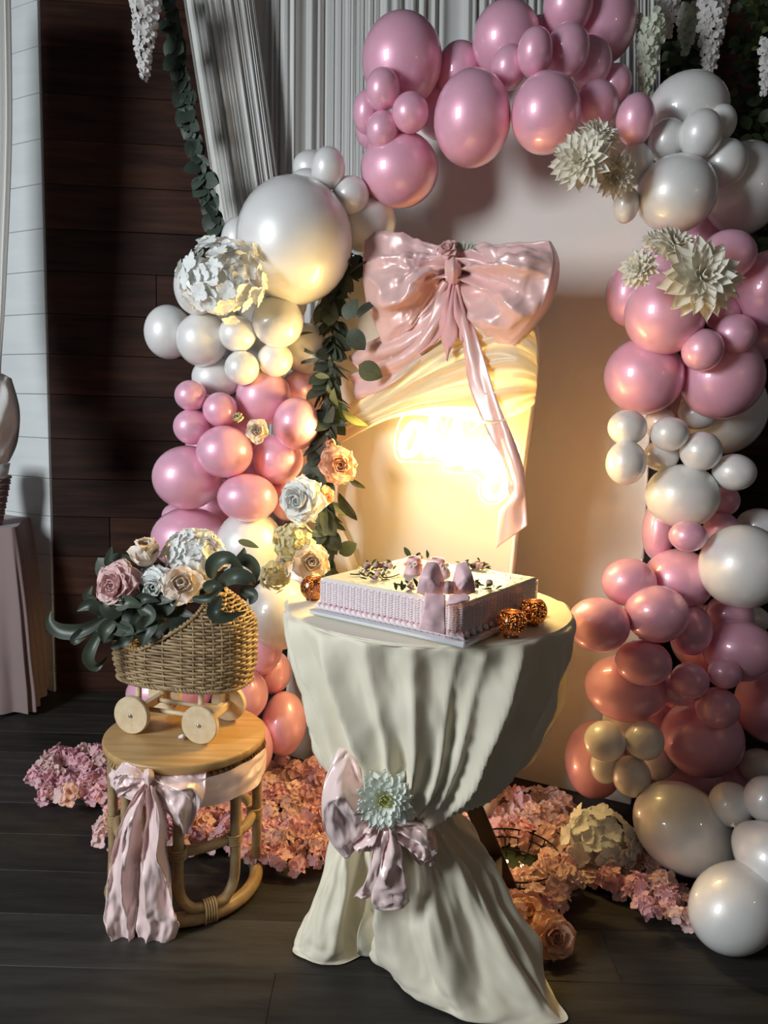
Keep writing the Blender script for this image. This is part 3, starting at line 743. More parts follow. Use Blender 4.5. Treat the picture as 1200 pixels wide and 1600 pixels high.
M_fond = mat('pink_fondant', (0.90, 0.60, 0.62), 0.5)
M_fond2 = mat('coral_fondant', (0.78, 0.28, 0.26), 0.55)
M_sprig = mat('sprig_green', (0.05, 0.09, 0.035), 0.5, rnd=.3)
M_bud = mat('blush_bud', (0.62, 0.40, 0.36), 0.6, rnd=.2)
cake = thing('sheet_cake', MC @ Vector((ck_l / 2, ck_w / 2, -.012)), 'pink iced rectangular cake with sugar bow on the round table', 'cake')
mk('cake_board', *xf(bbox(-.018, ck_l + .018, -.018, ck_w + .018, -.012, 0, .003), MC), mat('silver_board', (.75, .77, .80), .3, metal=.4), cake, smooth=False)
mk('body', *xf(bbox(0, ck_l, 0, ck_w, 0, CH, .004), MC), M_icing, cake, smooth=False)
mk('top_icing', *xf(bbox(.002, ck_l - .002, .002, ck_w - .002, CH - .003, CH + .003, .002), MC), M_icetop, cake, smooth=False)
VV, FF = [], []
def chev(xc, z, M, w=.012):
    for s in (-1, 1):
        a = Vector((xc, -.0004, z)); b = Vector((xc + s * w / 2, .0004, z + .0045))
        yield xf(tube([a, (a + b) / 2 + Vector((0, -.0006, 0)), b], [.0017, .0021, .0015], 6), M)
prs = []
nc = 22
for i in range(nc):
    for k in range(10): prs += list(chev(.008 + i * (ck_l - .016) / (nc - 1), .014 + k * .0052, MC, (ck_l - .016) / (nc - 1) * .95))
MCr = MC @ Matrix.Translation((ck_l, 0, 0)) @ Matrix.Rotation(pi / 2, 4, 'Z')
for i in range(12):
    for k in range(10): prs += list(chev(.008 + i * (ck_w - .016) / 11, .014 + k * .0052, MCr, (ck_w - .016) / 11 * .95))
o = mk('piped_braid', *join(*prs), M_icing, cake); tag(o, kind='stuff')
shv = lathe([(.0005, -.011), (.0045, -.008), (.0065, -.002), (.0055, .004), (.002, .010), (.0003, .012)], 8)
ME_sh = mesh('shell', *shv); ME_sh.materials.append(M_icing); ME_sh2 = mesh('shell_rose', *shv); ME_sh2.materials.append(M_shell)
ns = 26
for i in range(ns):
    p = MC @ Vector((i * ck_l / (ns - 1), -.004, .007)); put('piped_shell', ME_sh, TRS(p, ck_x * .9 + Vector((0, 0, -.55))), cake)
    put('piped_shell', ME_sh2, TRS(MC @ Vector((i * ck_l / (ns - 1) + .004, -.005, .0125)), ck_x * .9 + Vector((0, 0, -.55)), .55), cake)
for i in range(13):
    put('piped_shell', ME_sh, TRS(MC @ Vector((ck_l + .004, (i + .5) * ck_w / 13, .007)), ck_y * .9 + Vector((0, 0, -.55))), cake)
# silver sugar pearls on the far corner
me_b = mesh('sugar_pearl', *lathe([(.0002, -.0012), (.001, -.0007), (.0012, 0), (.001, .0007), (.0002, .0012)], 6)); me_b.materials.append(mat('silver_pearl', (.75, .74, .7), .25, metal=.9))
q = random.Random(5); pp = []
for i in range(170):
    a, b = 1 - abs(q.gauss(0, .22)), 1 - abs(q.gauss(0, .42))
    if a > .3 and 0.05 < b < 1: pp.append(xf(([v.co.copy() for v in me_b.vertices], [tuple(f.vertices) for f in me_b.polygons]), Matrix.Translation(MC @ Vector((ck_l * a * .985, ck_w * b * .97, CH + .0035)))))
o = mk('sugar_pearls', *join(*pp), me_b.materials[0], cake); tag(o, kind='stuff')
# sugar bow at the front corner
YK = kF.y + .02
def PK(px, py, h=0.0): return P(px, py, YK - h)
satin_loop([[(694, 908, .0), (692, 917, .014), (694, 928, .0)], [(689, 891, .0), (680, 912, .032), (681, 932, .006)], [(682, 879, .0), (668, 904, .036), (664, 931, .008)], [(667, 878, .0), (656, 902, .026), (651, 926, .006)]], 'sugar_bow_loop', cake, PK, M_fond, seed=.2, thick=.012, amp=.12, nu=24, nv=24)
satin_loop([[(707, 908, .0), (709, 917, .014), (707, 928, .0)], [(711, 892, .0), (719, 912, .032), (718, 931, .006)], [(715, 881, .0), (728, 903, .036), (730, 930, .008)], [(729, 877, .0), (739, 900, .026), (743, 925, .006)]], 'sugar_bow_loop', cake, PK, M_fond, seed=.7, thick=.012, amp=.12, nu=24, nv=24)
mk('sugar_bow_knot', *grid(displace(surf([[PK(692, 909, .01), PK(700, 907, .024), PK(710, 909, .01)], [PK(691, 918, .02), PK(700, 917, .036), PK(710, 918, .02)], [PK(692, 928, .01), PK(700, 929, .024), PK(709, 928, .01)]], 12, 10), lambda u, v: .001 * ridge(u * 4))), mat('mauve_fondant', (.52, .32, .32), .55), cake)
strip2('sugar_bow_tail', [(664, 926, 696, 929, .02), (662, 945, 696, 948, .04), (657, 968, 696, 972, .045), (653, 982, 697, 992, .05)], cake, M_fond, PK, fold=.001, bulge=.003)
strip2('sugar_bow_tail', [(702, 929, 728, 927, .02), (700, 936, 734, 932, .03), (698, 944, 733, 938, .036), (702, 946, 728, 941, .03)], cake, M_fond, PK, fold=.001, bulge=.004)
def shoe(p, ang, s):
    sh = Matrix.Translation(p) @ Matrix.Rotation(ang, 4, 'Z') @ Matrix.Scale(s, 4)
    cup = lathe([(.020, 0), (.023, .004), (.021, .018), (.017, .034), (.0165, .038), (.0145, .037), (.015, .02), (.0145, .012)], 20, cap=True)
    cup = ([Vector((v.x, v.y * 1.25 + .004, v.z)) for v in cup[0]], cup[1])
    toe = lathe([(.0003, .024), (.010, .022), (.018, .015), (.0215, .006), (.021, 0)], 20); toe = ([Vector((v.x, v.y * 1.2 - .022, v.z)) for v in toe[0]], toe[1])
    o = mk('baby_shoe', *xf(join(cup, toe), sh), M_fond, cake)
    mk('insole', *xf(lathe([(.0145, .0), (.0145, .012)], 16), sh @ Matrix.Translation((0, .004, .016)) @ Matrix.Diagonal((1, 1.2, 1, 1))), M_fond2, o)
    mk('strap', *xf(tube([(-.021, -.006, .020), (-.012, -.024, .027), (0, -.030, .027), (.012, -.024, .027), (.021, -.006, .020)], .004, 6), sh), M_fond2, o)
    bw = []
    for sx in (-1, 1): bw.append(tube([(0, -.034, .028), (sx * .008, -.036, .033), (sx * .012, -.036, .027), (sx * .007, -.036, .023), (0, -.034, .028)], .0022, 5)); bw.append(tube([(0, -.035, .028), (sx * .006, -.039, .018)], .002, 5))
    mk('shoe_bow', *xf(join(*bw), sh), mat('white_icing', (.85, .78, .74), .5), o)
shoe(F(646, 894, CZ + .012 + CH + .003), radians(-8), .95); shoe(F(684, 896, CZ + .012 + CH + .003), radians(22), .95)
def leaf_mesh(name, m, w=.3, fold=.12, curl=.15, n=7, tipw=1.0, wav=0.0):
    """unit-length leaf along +Y, facing +Z"""
    V, Fc = [], []
    for i in range(n + 1):
        t = i / n; hw = w * (sin(pi * t ** tipw) ** .75) * .5 if 0 < t < 1 else .004
        zc = -curl * t * t * 1.3 + wav * sin(t * 6)
        for s in (-1, -.5, 0, .5, 1): V.append(Vector((s * hw, t - .12 * curl * t * t, zc + fold * abs(s) * hw * 1.2)))
    for i in range(n):
        for k in range(4): Fc.append((i * 5 + k, i * 5 + k + 1, (i + 1) * 5 + k + 1, (i + 1) * 5 + k))
    me = mesh(name, V, Fc); me.materials.append(m); return me
def aim(p, d, s, nrm, sx=1.0):
    """matrix for a leaf: +Y along d, +Z near nrm"""
    y = Vector(d).normalized(); z = Vector(nrm) - y * y.dot(Vector(nrm))
    if z.length < 1e-3: z = Vector((0, 0, 1)) - y * y.z
    z.normalize(); x = y.cross(z)
    return Matrix.Translation(Vector(p)) @ Matrix((x, y, z)).transposed().to_4x4() @ Matrix.Diagonal((s * sx, s, s, 1))
ME_sl = leaf_mesh('sprig_leaf', M_sprig, .42)
ME_bd = mesh('bud', *lathe([(.001, 0), (.35, .15), (.48, .45), (.36, .8), (.1, 1.0)], 9)); ME_bd.materials.append(M_bud)
q = random.Random(11)
def sprig(px, py, w, h, nl, nb, lift=.0):
    for i in range(nl):
        p = F(px + q.uniform(-w, w), py + q.uniform(-h, h), CZ + CH + .018)
        put('sprig_leaf', ME_sl, aim(p, (q.uniform(-1, 1), q.uniform(-1, 1), q.uniform(.1, .9)), q.uniform(.016, .026), (q.uniform(-.4, .4), -.4, 1)), cake)
    for i in range(nb):
        p = F(px + q.uniform(-w, w) * .8, py + q.uniform(-h, h) * .6, CZ + CH + .018)
        put('sugar_bud', ME_bd, TRS(p, (q.uniform(-.5, .5), -.6, q.uniform(.5, 1)), q.uniform(.012, .018)), cake)
for a in ((592, 886, 28, 5, 22, 9), (737, 886, 26, 5, 18, 8), (588, 903, 18, 5, 14, 2), (638, 918, 22, 6, 18, 2), (757, 917, 20, 5, 14, 2), (655, 872, 14, 2, 5, 2)): sprig(*a)
put('sprig_leaf', ME_sl, aim(F(642, 872, CZ + CH + .02), (-.5, 0, .8), .034, (0, -1, .3)), cake)
scr = crom([(547, 897, 0), (562, 897, 0), (570, 890, 0), (566, 886, 0), (563, 895, 0), (574, 900, 0), (580, 888, 0), (584, 884, 0), (582, 897, 0), (592, 899, 0), (600, 890, 0), (604, 893, 0), (598, 901, 0), (608, 902, 0), (624, 897, 0)], 60)
mk('script_topper', *tube([F(c.x, c.y, CZ + CH + .019) for c in scr], .0016, 6), mat('black_acrylic', (.012, .01, .01), .3), cake)

# ------------------------------------------------------------------ mercury glass candle holders
def mercury():
    m = mat('copper_mercury_glass', (0.30, 0.15, 0.09), .2, metal=.9)
    nt = m.node_tree; L = nt.links; b = nt.nodes['Principled BSDF']; out = nt.nodes['Material Output']
    tc = nt.nodes.new('ShaderNodeTexCoord'); n = nt.nodes.new('ShaderNodeTexNoise'); n.inputs['Scale'].default_value = 380; n.inputs['Detail'].default_value = 3
    L.new(tc.outputs['Object'], n.inputs['Vector'])
    cr = nt.nodes.new('ShaderNodeValToRGB'); cr.color_ramp.elements[0].position = .55; cr.color_ramp.elements[1].position = .62; L.new(n.outputs['Fac'], cr.inputs[0])
    t = nt.nodes.new('ShaderNodeBsdfTranslucent'); t.inputs[0].default_value = (1, .72, .42, 1)
    tp = nt.nodes.new('ShaderNodeBsdfTransparent'); tp.inputs[0].default_value = (1, .7, .4, 1)
    x0 = nt.nodes.new('ShaderNodeMixShader'); x0.inputs[0].default_value = .35; L.new(t.outputs[0], x0.inputs[1]); L.new(tp.outputs[0], x0.inputs[2])
    x = nt.nodes.new('ShaderNodeMixShader'); L.new(cr.outputs[0], x.inputs[0]); L.new(b.outputs[0], x.inputs[1]); L.new(x0.outputs[0], x.inputs[2]); L.new(x.outputs[0], out.inputs[0])
    return m
M_merc = mercury()
M_flame = mat('candle_flame', (1, .8, .4), .5, emit=(1.0, .60, .18), estr=60)
M_wax = mat('candle_wax', (.85, .7, .5), .5, sss=.3, sss_col=(.01, .006, .003))
def votive(px, py, rpx, label):
    p = F(px, py + rpx * .95, TZ + .006); r = size_at(p, rpx)
    t = thing('candle_holder', p, label, 'candle holder', 'copper speckled votive holders on the cake table')
    prof = [(r * .55, 0)] + [(r * sin(a), r * 1.04 * (1 - cos(a))) for a in [radians(k) for k in range(26, 143, 9)]]
    prof = [(a, b - prof[1][1] + .002 if i else b) for i, (a, b) in enumerate(prof)]
    inner = [(max(a - .0016, .001), b + .0012) for a, b in prof[::-1]]
    H = prof[-1][1]
    mk('glass', *xf(lathe(prof + [(prof[-1][0] - .001, H + .001)] + inner[:-1], 32, cap=False), Matrix.Translation(p)), M_merc, t)
    mk('base', *xf(lathe([(r * .5, .0), (r * .55, .002)], 24), Matrix.Translation(p)), M_merc, t)
    mk('candle', *xf(lathe([(r * .45, .003), (r * .45, r * .45)], 20), Matrix.Translation(p)), M_wax, t)
    mk('flame', *xf(lathe([(.0004, 0), (.0035, .005), (.003, .009), (.0004, .018)], 10), Matrix.Translation(p + Vector((0, 0, r * .5)))), M_flame, t)
    l = point_light('candle_light', p + Vector((0, 0, r * .95)), .28, (1, .55, .2), .004); l.parent = t; l.location = (0, 0, r * .95)
votive(489, 918, 20, 'copper mercury votive half hidden behind the cake')
votive(799, 972, 23, 'copper mercury votive with glowing rim at the table front')
votive(832, 955, 22, 'copper mercury votive behind the one with the glowing rim')

# ------------------------------------------------------------------ rattan stool
SZ = .455
ST = F(290, 1143, SZ); SR = size_at(ST, 123)
M_rat = mat('rattan', (0.30, 0.19, 0.09), .42, var=(.46, .32, .17), vscale=9, stretch=(3, 3, 3), bump=.1, bscale=40)
M_ratb = mat('rattan_binding', (0.42, 0.28, 0.13), .5)
M_oak = mat('honey_wood', (0.42, 0.24, 0.09), .38, var=(.56, .35, .15), vscale=2.2, stretch=(2, 26, 2), bump=.04, bscale=30)
stool = thing('rattan_stool', (ST.x, ST.y, 0), 'round rattan stool with honey wood top in front of the wood wall', 'stool')
MS = Matrix.Translation((ST.x, ST.y, 0))
mk('wooden_top', *xf(lathe([(SR * .97, SZ - .026), (SR * .995, SZ - .021), (SR, SZ - .012), (SR, SZ - .006), (SR * .992, SZ - .001), (SR * .98, SZ), (.001, SZ)], 72), MS @ Matrix.Rotation(radians(25), 4, 'Z')), M_oak, stool)
RB = SR * .90; rt = .0165
def circ(r, z, n=64, a0=0, a1=2 * pi): return [Vector((ST.x + r * cos(a0 + (a1 - a0) * k / n), ST.y + r * sin(a0 + (a1 - a0) * k / n), z)) for k in range(n + (0 if abs(a1 - a0 - 2 * pi) < 1e-6 else 1))]
mk('base_ring', *tube(circ(RB, rt + .003), rt + .003, 12, closed=True), M_rat, stool)
mk('middle_ring', *tube(circ(RB - .014, .205), rt * .85, 10, closed=True), M_rat, stool)
mk('upper_ring', *tube(circ(RB - .01, SZ - .05), rt * .8, 10, closed=True), M_rat, stool)
for a in range(0, 360, 6):
    pass
wr = [tube([Vector((ST.x + (RB - .01) * cos(radians(a)), ST.y + (RB - .01) * sin(radians(a)), SZ - .05)) + Vector((cos(radians(a)) * .016 * cos(t), sin(radians(a)) * .016 * cos(t), .016 * sin(t))) for t in [2 * pi * k / 8 for k in range(8)]], .0042, 5, closed=True) for a in range(0, 360, 5)]
o = mk('ring_wrapping', *join(*wr), M_ratb, stool); tag(o, kind='stuff')
def cyl(a, r, z): return Vector((ST.x + r * cos(radians(a)), ST.y + r * sin(radians(a)), z))
for hc in (-58, 32, 122, 212):
    hw = 23; pts = []
    for z in (SZ - .03, .34, .22, .13): pts.append(cyl(hc - hw, RB - .002 + .002, z))
    pts += [cyl(hc - hw * .92, RB, .085), cyl(hc - hw * .62, RB, .052), cyl(hc - hw * .25, RB, .045), cyl(hc + hw * .25, RB, .045), cyl(hc + hw * .62, RB, .052), cyl(hc + hw * .92, RB, .085)]
    for z in (.13, .22, .34, SZ - .03): pts.append(cyl(hc + hw, RB, z))
    o = mk('hoop_leg', *tube(crom(pts, 60), rt * .86, 10), M_rat, stool)
    for s in (-1, 1):
        c = cyl(hc + s * hw, RB - .006, .205)
        mk('binding', *join(*[tube([c + Vector((.021 * cos(t), .021 * sin(t), dz)) for t in [2 * pi * k / 10 for k in range(10)]], .003, 5, closed=True) for dz in (-.012, -.006, 0, .006, .012)]), M_ratb, o)
    rdir = Vector((cos(radians(hc)), sin(radians(hc)), 0)); tdir = Vector((-rdir.y, rdir.x, 0)); c = cyl(hc, RB, .030)
    mk('binding', *join(*[tube([c + tdir * dz + rdir * (.022 * cos(t)) + Vector((0, 0, .034 * sin(t))) for t in [2 * pi * k / 12 for k in range(12)]], .003, 5, closed=True) for dz in (-.014, -.007, 0, .007, .014)]), M_ratb, o)
# satin sash on the stool
YS = ST.y - SR * .93
def PS(px, py, h=0.0): return P(px, py, YS - h)
ss = thing('satin_ribbon', PS(220, 1490), 'pale pink satin sash with long tails tied round the rattan stool', 'sash')
g = []
for j in range(9):
    v = j / 8; row = []
    for i in range(90):
        u = i / 89; a = -135 + 215 * u; sag = .012 * sin(u * 9) + .02 * u
        row.append(cyl(a, RB + .022 + .004 * ridge(v * 2.4 + u * 3) + .006 * fbm((u * 14, v * 3, 2)), SZ - .034 - (.055 + .03 * sin(pi * u)) * v - sag * .3))
    g.append(row)
mk('waist_wrap', *grid(g), M_satin2, ss)
mk('knot', *grid(displace(surf([[PS(224, 1203, .0), PS(232, 1200, .03), PS(242, 1203, .0)], [PS(222, 1213, .02), PS(232, 1212, .05), PS(243, 1213, .02)], [PS(224, 1226, .0), PS(232, 1229, .03), PS(241, 1226, .0)]], 12, 12), lambda u, v: .003 * ridge(u * 3))), M_satin2, ss)
satin_loop([[(228, 1206, .0), (226, 1214, .02), (228, 1222, .0)], [(212, 1196, .0), (206, 1212, .03), (214, 1228, .0)], [(192, 1192, -.01), (188, 1215, .02), (196, 1238, .0)], [(180, 1205, -.01), (177, 1222, .01), (184, 1246, -.01)]], 'loop', ss, PS, M_satin2, seed=.4, thick=.02, amp=.7)
satin_loop([[(238, 1206, .0), (240, 1216, .02), (238, 1226, .0)], [(262, 1206, .0), (264, 1232, .04), (256, 1258, .01)], [(298, 1205, -.01), (296, 1244, .04), (274, 1290, .01)], [(322, 1204, -.02), (316, 1250, .02), (292, 1300, .0), (282, 1310, .0)]], 'loop', ss, PS, M_satin2, seed=1.4, thick=.03, amp=.9)
strip2('tail', [(222, 1224, 233, 1226, .01), (196, 1270, 222, 1272, .02), (176, 1330, 220, 1330, .02), (166, 1400, 216, 1400, .02), (165, 1448, 212, 1450, .025), (174, 1492, 212, 1491, .03)], ss, M_satin2, PS, nu=40, nv=60, fold=.011, seed=.2, bulge=.015)
strip2('tail', [(232, 1226, 244, 1226, .015), (230, 1275, 258, 1275, .02), (222, 1340, 262, 1340, .025), (216, 1410, 272, 1405, .03), (214, 1450, 282, 1440, .03), (226, 1490, 266, 1482, .03)], ss, M_satin2, PS, nu=40, nv=60, fold=.011, seed=1.2, bulge=.02)

# ------------------------------------------------------------------ wicker doll pram
M_wick = mat('wicker', (0.21, 0.13, 0.06), .45, var=(.44, .31, .165), vscale=30, bump=.1, bscale=80, rnd=.12)
M_pine = mat('pale_pine', (0.66, 0.50, 0.30), .5, var=(.76, .61, .40), vscale=3, stretch=(18, 2, 18))
ZT = SZ + .0005
fl_, fr_ = F(207, 1145, ZT), F(313, 1161, ZT); bk = F(363, 1124, ZT)
px_ = (fr_ - fl_); wl = px_.length; px_.normalize(); py_ = Vector((-px_.y, px_.x, 0)); ww = max(.12, (bk - fr_).dot(py_)); ww = min(ww, .17)
WR = size_at(fr_, 30.5)
pc = (fl_ + fr_) / 2 + py_ * (ww / 2)
MP = Matrix(((px_.x, py_.x, 0, pc.x), (px_.y, py_.y, 0, pc.y), (0, 0, 1, ZT), (0, 0, 0, 1)))
pram = thing('doll_pram', pc, 'wicker doll pram on pale wooden wheels standing on the stool', 'doll pram')
for sx in (-1, 1):
    for sy in (-1, 1):
        c = Vector((sx * wl / 2, sy * ww / 2, WR))
        w_ = mk('wheel', *xf(lathe([(WR * .97, -.009), (WR, -.006), (WR, .006), (WR * .97, .009)], 40), MP @ Matrix.Translation(c) @ Matrix.Rotation(pi / 2, 4, 'X')), M_pine, pram, smooth=False)
        mk('hub_bolt', *xf(lathe([(.0055, .009), (.0055, .012), (.003, .0135)], 12), MP @ Matrix.Translation(c) @ Matrix.Rotation(pi / 2 if sy < 0 else -pi / 2, 4, 'X')), mat('steel', (.6, .6, .6), .3, metal=1), w_)
        mk('post', *xf(tube([(sx * wl * .46, sy * (ww / 2 - .02), WR * .9), (sx * wl * .46, sy * (ww / 2 - .02), .160)], .0085, 10), MP), M_pine, pram)
    mk('axle', *xf(bbox(sx * wl / 2 - .011, sx * wl / 2 + .011, -ww / 2 + .01, ww / 2 - .01, WR - .011, WR + .011, .002), MP), M_pine, pram, smooth=False)
for sy in (-1, 1): mk('rail', *xf(tube([(-wl / 2, sy * .035, WR), (wl / 2, sy * .035, WR)], .007, 8), MP), M_pine, pram)
HB = .152
cB = Vector((.012, 0, HB)); LA, LB = size_at(pc, 109), .118
MB_ = MP @ Matrix.Translation(cB)
def zrim(x):
    t = (x + LA * .38) / (LA * 1.20)
    return .098 + .150 * max(0, min(1, t)) ** 1.15
def wallpt(phi, z, off=0.0):
    c, s = cos(phi), sin(phi); e = .72
    x = LA * abs(c) ** e * (1 if c > 0 else -1); y = LB * abs(s) ** e * (1 if s > 0 else -1)
    k = .93 + .07 * min(1, z / .05)
    if z > .15: k *= 1 - .42 * ((z - .15) / .10) ** 2
    n = Vector((c, s, 0)).normalized()
    return Vector((x * k, y * k, z)) + n * off
NS = 38; pitch = .0083
def rimz(phi): return zrim(LA * abs(cos(phi)) ** .72 * (1 if cos(phi) > 0 else -1))
k = 0; z = .004
while z < .246:
    phis = [2 * pi * i / 228 for i in range(228)]
    ok = [rimz(a) > z + .003 for a in phis]
    off = lambda a: .0038 * sin(NS / 2 * a + (pi if k % 2 else 0)) 
    if all(ok): vf = tube([MB_ @ wallpt(a, z, off(a)) for a in phis], .0040, 6, closed=True)
    else:
        half = max([i for i in range(115) if ok[i]] + [0])
        if half < 4: break
        aa = [2 * pi * i / 228 for i in range(-half, half + 1)]
        vf = tube([MB_ @ wallpt(a, z, off(a)) for a in aa], .0040, 6)
    mk('weaver', *vf, M_wick, pram); k += 1; z += pitch
for i in range(NS):
    a = 2 * pi * (i + .5) / NS; zt = rimz(a)
    mk('stake', *tube([MB_ @ wallpt(a, zt * t / 8) for t in range(9)], .0032, 5), M_wick, pram)
for sg in (0, 1):
    rp = []
    for i in range(240):
        a = 2 * pi * i / 240; t = 60 * a + sg * pi
        rp.append(MB_ @ (wallpt(a, rimz(a) + .003 + .004 * cos(t), .005 * sin(t))))
    mk('rim_braid', *tube(rp, .0042, 6, closed=True), M_wick, pram)
    mk('base_braid', *tube([MB_ @ wallpt(2 * pi * i / 240, .0 + .003 * cos(60 * 2 * pi * i / 240 + sg * pi), .004 + .004 * sin(60 * 2 * pi * i / 240 + sg * pi)) for i in range(240)], .004, 6, closed=True), M_wick, pram)
mk('basket_floor', *slab([MB_ @ wallpt(2 * pi * i / 48, .0) for i in range(48)], Vector((0, 0, 1)), .006), M_wick, pram, smooth=False)
mk('handle_tassel', *join(tube([F(286, 1150, SZ + .02), F(281, 1152, SZ + .004)], .006, 6), tube([F(280, 1151, SZ + .008), F(288, 1155, SZ + .003)], .004, 6)), mat('white_icing', (.85, .78, .74), .5), pram)

# ------------------------------------------------------------------ flowers and leaves
M_dahl = thin('ivory_petal', (0.94, 0.89, 0.76), .6, .14)
M_wht = thin('white_petal', (0.92, 0.93, 0.90), .6, .18)
M_chr = thin('chrysanthemum_petal', (0.92, 0.95, 0.88), .45, .15)
M_chc = thin('chrysanthemum_heart', (0.72, 0.74, 0.34), .5, .2)
M_crm = thin('cream_petal', (0.94, 0.81, 0.68), .6, .18)
M_pch = thin('peach_petal', (0.88, 0.56, 0.40), .6, .25)
M_pky = thin('pink_peony_petal', (0.86, 0.60, 0.58), .6, .25)
M_lim = thin('lime_cream_petal', (0.80, 0.77, 0.50), .6, .25)
M_heart = mat('flower_heart', (0.55, 0.42, 0.14), .7)
M_euc = mat('eucalyptus_green', (0.040, 0.058, 0.042), .5, rnd=.35, var=(.062, .082, .060), vscale=10)
M_lf = mat('glossy_leaf_green', (0.040, 0.052, 0.034), .42, rnd=.3, var=(.068, .084, .058), vscale=12)
M_olv = mat('olive_leaf', (0.17, 0.17, 0.06), .5, rnd=.3)
M_stem = mat('brown_green_stem', (0.10, 0.08, 0.04), .6)
def cup_petal(name, m, w=.9, cup=.35, curl=.25, ruffle=.05, n=7, k=6, root=.25, point=0.0):
    """unit petal along +Y; cup lifts the sides, curl bends the tip (+: back over)"""
    V, Fc = [], []
    for i in range(n + 1):
        t = 1 - (1 - i / n) ** 1.5; m0 = .62 - .12 * point
        if t < m0: x_ = t / m0; s0 = root + (1 - root) * (x_ * x_ * (3 - 2 * x_))
        else: x_ = (t - m0) / (1 - m0); s0 = (1 - point) * sqrt(max(0.0, 1 - x_ * x_)) + point * (1 - x_ ** 1.5)
        hw = .5 * w * max(s0, .03)
        for j in range(k + 1):
            s = -1 + 2 * j / k
            z = cup * (s * s) * hw * .9 + .16 * sin(pi * t) * -cup - curl * max(0, t - .45) ** 2 * 1.6 + ruffle * t * t * sin(s * 5 + t * 4)
            V.append(Vector((s * hw, t - .10 * s * s * t * (1 - point * .4), z)))
    for i in range(n):
        for j in range(k): Fc.append((i * (k + 1) + j, i * (k + 1) + j + 1, (i + 1) * (k + 1) + j + 1, (i + 1) * (k + 1) + j))
    me = mesh(name, V, Fc); me.materials.append(m); return me
def flower(name, p, n, r, layers, petals, label, cat, group=None, seed=0, part='petal', heart=None, root=.06):
    """layers: (count, elevation deg, length, petal index)"""
    q = random.Random(seed); t = thing(name, p, label, cat, group) if label else None
    Mf = TRS(p, n, r)
    for li, (cnt, el, ln, pi_) in enumerate(layers):
        a0 = q.uniform(0, 6.28)
        for i in range(cnt):
            a = a0 + 2 * pi * i / cnt + q.uniform(-.12, .12); e = radians(el + q.uniform(-7, 7))
            d = Vector((cos(a) * cos(e), sin(a) * cos(e), sin(e))); nn = Vector((-cos(a) * sin(e), -sin(a) * sin(e), cos(e)))
            s = ln * q.uniform(.9, 1.1)
            put(part, petals[pi_], Mf @ aim(Vector((cos(a) * root, sin(a) * root, .03 * li)), d, s, nn), t)
    if heart is not None:
        o = mk('heart', *xf(lathe([(.10, -.02), (.12, .05), (.07, .10), (.001, .12)], 12), Mf), heart, t)
    return t
DP = [cup_petal('dahlia_petal', M_dahl, .44, .6, .10, .0, point=.72, root=.35, n=8, k=4)]
def dahlia(px, py, Y, rpx, n, label, seed):
    p = P(px, py, Y); r = size_at(p, rpx)
    return flower('dahlia', p, n, r, [(13, -8, 1.0, 0), (14, 8, .98, 0), (13, 22, .88, 0), (12, 38, .72, 0), (9, 56, .50, 0), (7, 76, .34, 0)], DP, label, 'flower', 'ivory dahlias on the balloon arch', seed)
dahlia(908, 252, 2.22, 47, (-.35, -1, .05), 'ivory dahlia facing the panel, lowest of the upper trio on the arch', 1)
dahlia(936, 214, 2.30, 34, (.15, -.8, .7), 'ivory dahlia turned upward behind its two neighbours in the upper trio', 2)
dahlia(962, 276, 2.26, 35, (.25, -1, -.25), 'shaded tan ivory dahlia of the upper trio, nearest the white balloons', 3)
dahlia(1096, 435, 2.03, 62, (.05, -1, .12), 'biggest ivory dahlia in front of the pink balloons near the frame', 4)
dahlia(1054, 386, 2.12, 38, (.2, -.8, .7), 'ivory dahlia tilted up behind the biggest bloom', 5)
dahlia(998, 420, 2.14, 32, (-.9, -.8, .1), 'small ivory dahlia in profile on the panel side of the lower trio', 6)
dahlia(1030, 378, 2.22, 28, (-.2, -.6, .8), 'half hidden ivory dahlia topping the lower trio', 7)
lv = [leaf_mesh('dark_leaf', M_lf, .5, .15, .2)]
RP = {}
def rose_petals(m):
    if m.name not in RP: RP[m.name] = [cup_petal('rose_petal', m, 1.05, .40, .55, .07), cup_petal('rose_petal_inner', m, .95, .75, .10, .05)]
    return RP[m.name]
def rose(px, py, Y, rpx, n, m, label, seed, name='rose', kind='rose'):
    p = P(px, py, Y); r = size_at(p, rpx)
    if kind == 'rose': ly = [(5, 8, 1.0, 0), (5, 30, .96, 0), (5, 50, .84, 1), (4, 64, .72, 1), (4, 76, .60, 1), (3, 84, .48, 1)]
    elif kind == 'bud': ly = [(4, 58, 1.2, 1), (4, 72, 1.45, 1), (4, 80, 1.5, 1), (3, 86, 1.45, 1)]
    else: ly = [(7, 5, 1.0, 0), (8, 22, .95, 0), (8, 40, .86, 0), (7, 56, .74, 1), (6, 70, .6, 1), (5, 82, .46, 1)]
    return flower(name, p, n, r, ly, rose_petals(m), label, 'flower', None, seed)
HF = {}
def floret_mesh(m, ruf=.06, four=4):
    key = (m.name, four)
    if key in HF: return HF[key]
    prs = []
    for k in range(four):
        pm_ = cup_petal('tmp', m, .92, .25, .25, ruf, n=4, k=4, root=.3)
        Vp = [v.co.copy() for v in pm_.vertices]; Fp = [tuple(f.vertices) for f in pm_.polygons]
        prs.append(xf((Vp, Fp), Matrix.Rotation(2 * pi * k / four, 4, 'Z') @ Matrix.Rotation(radians(18), 4, 'X')))
        bpy.data.meshes.remove(pm_)
    me = mesh('floret', *join(*prs)); me.materials.append(m); HF[key] = me; return me
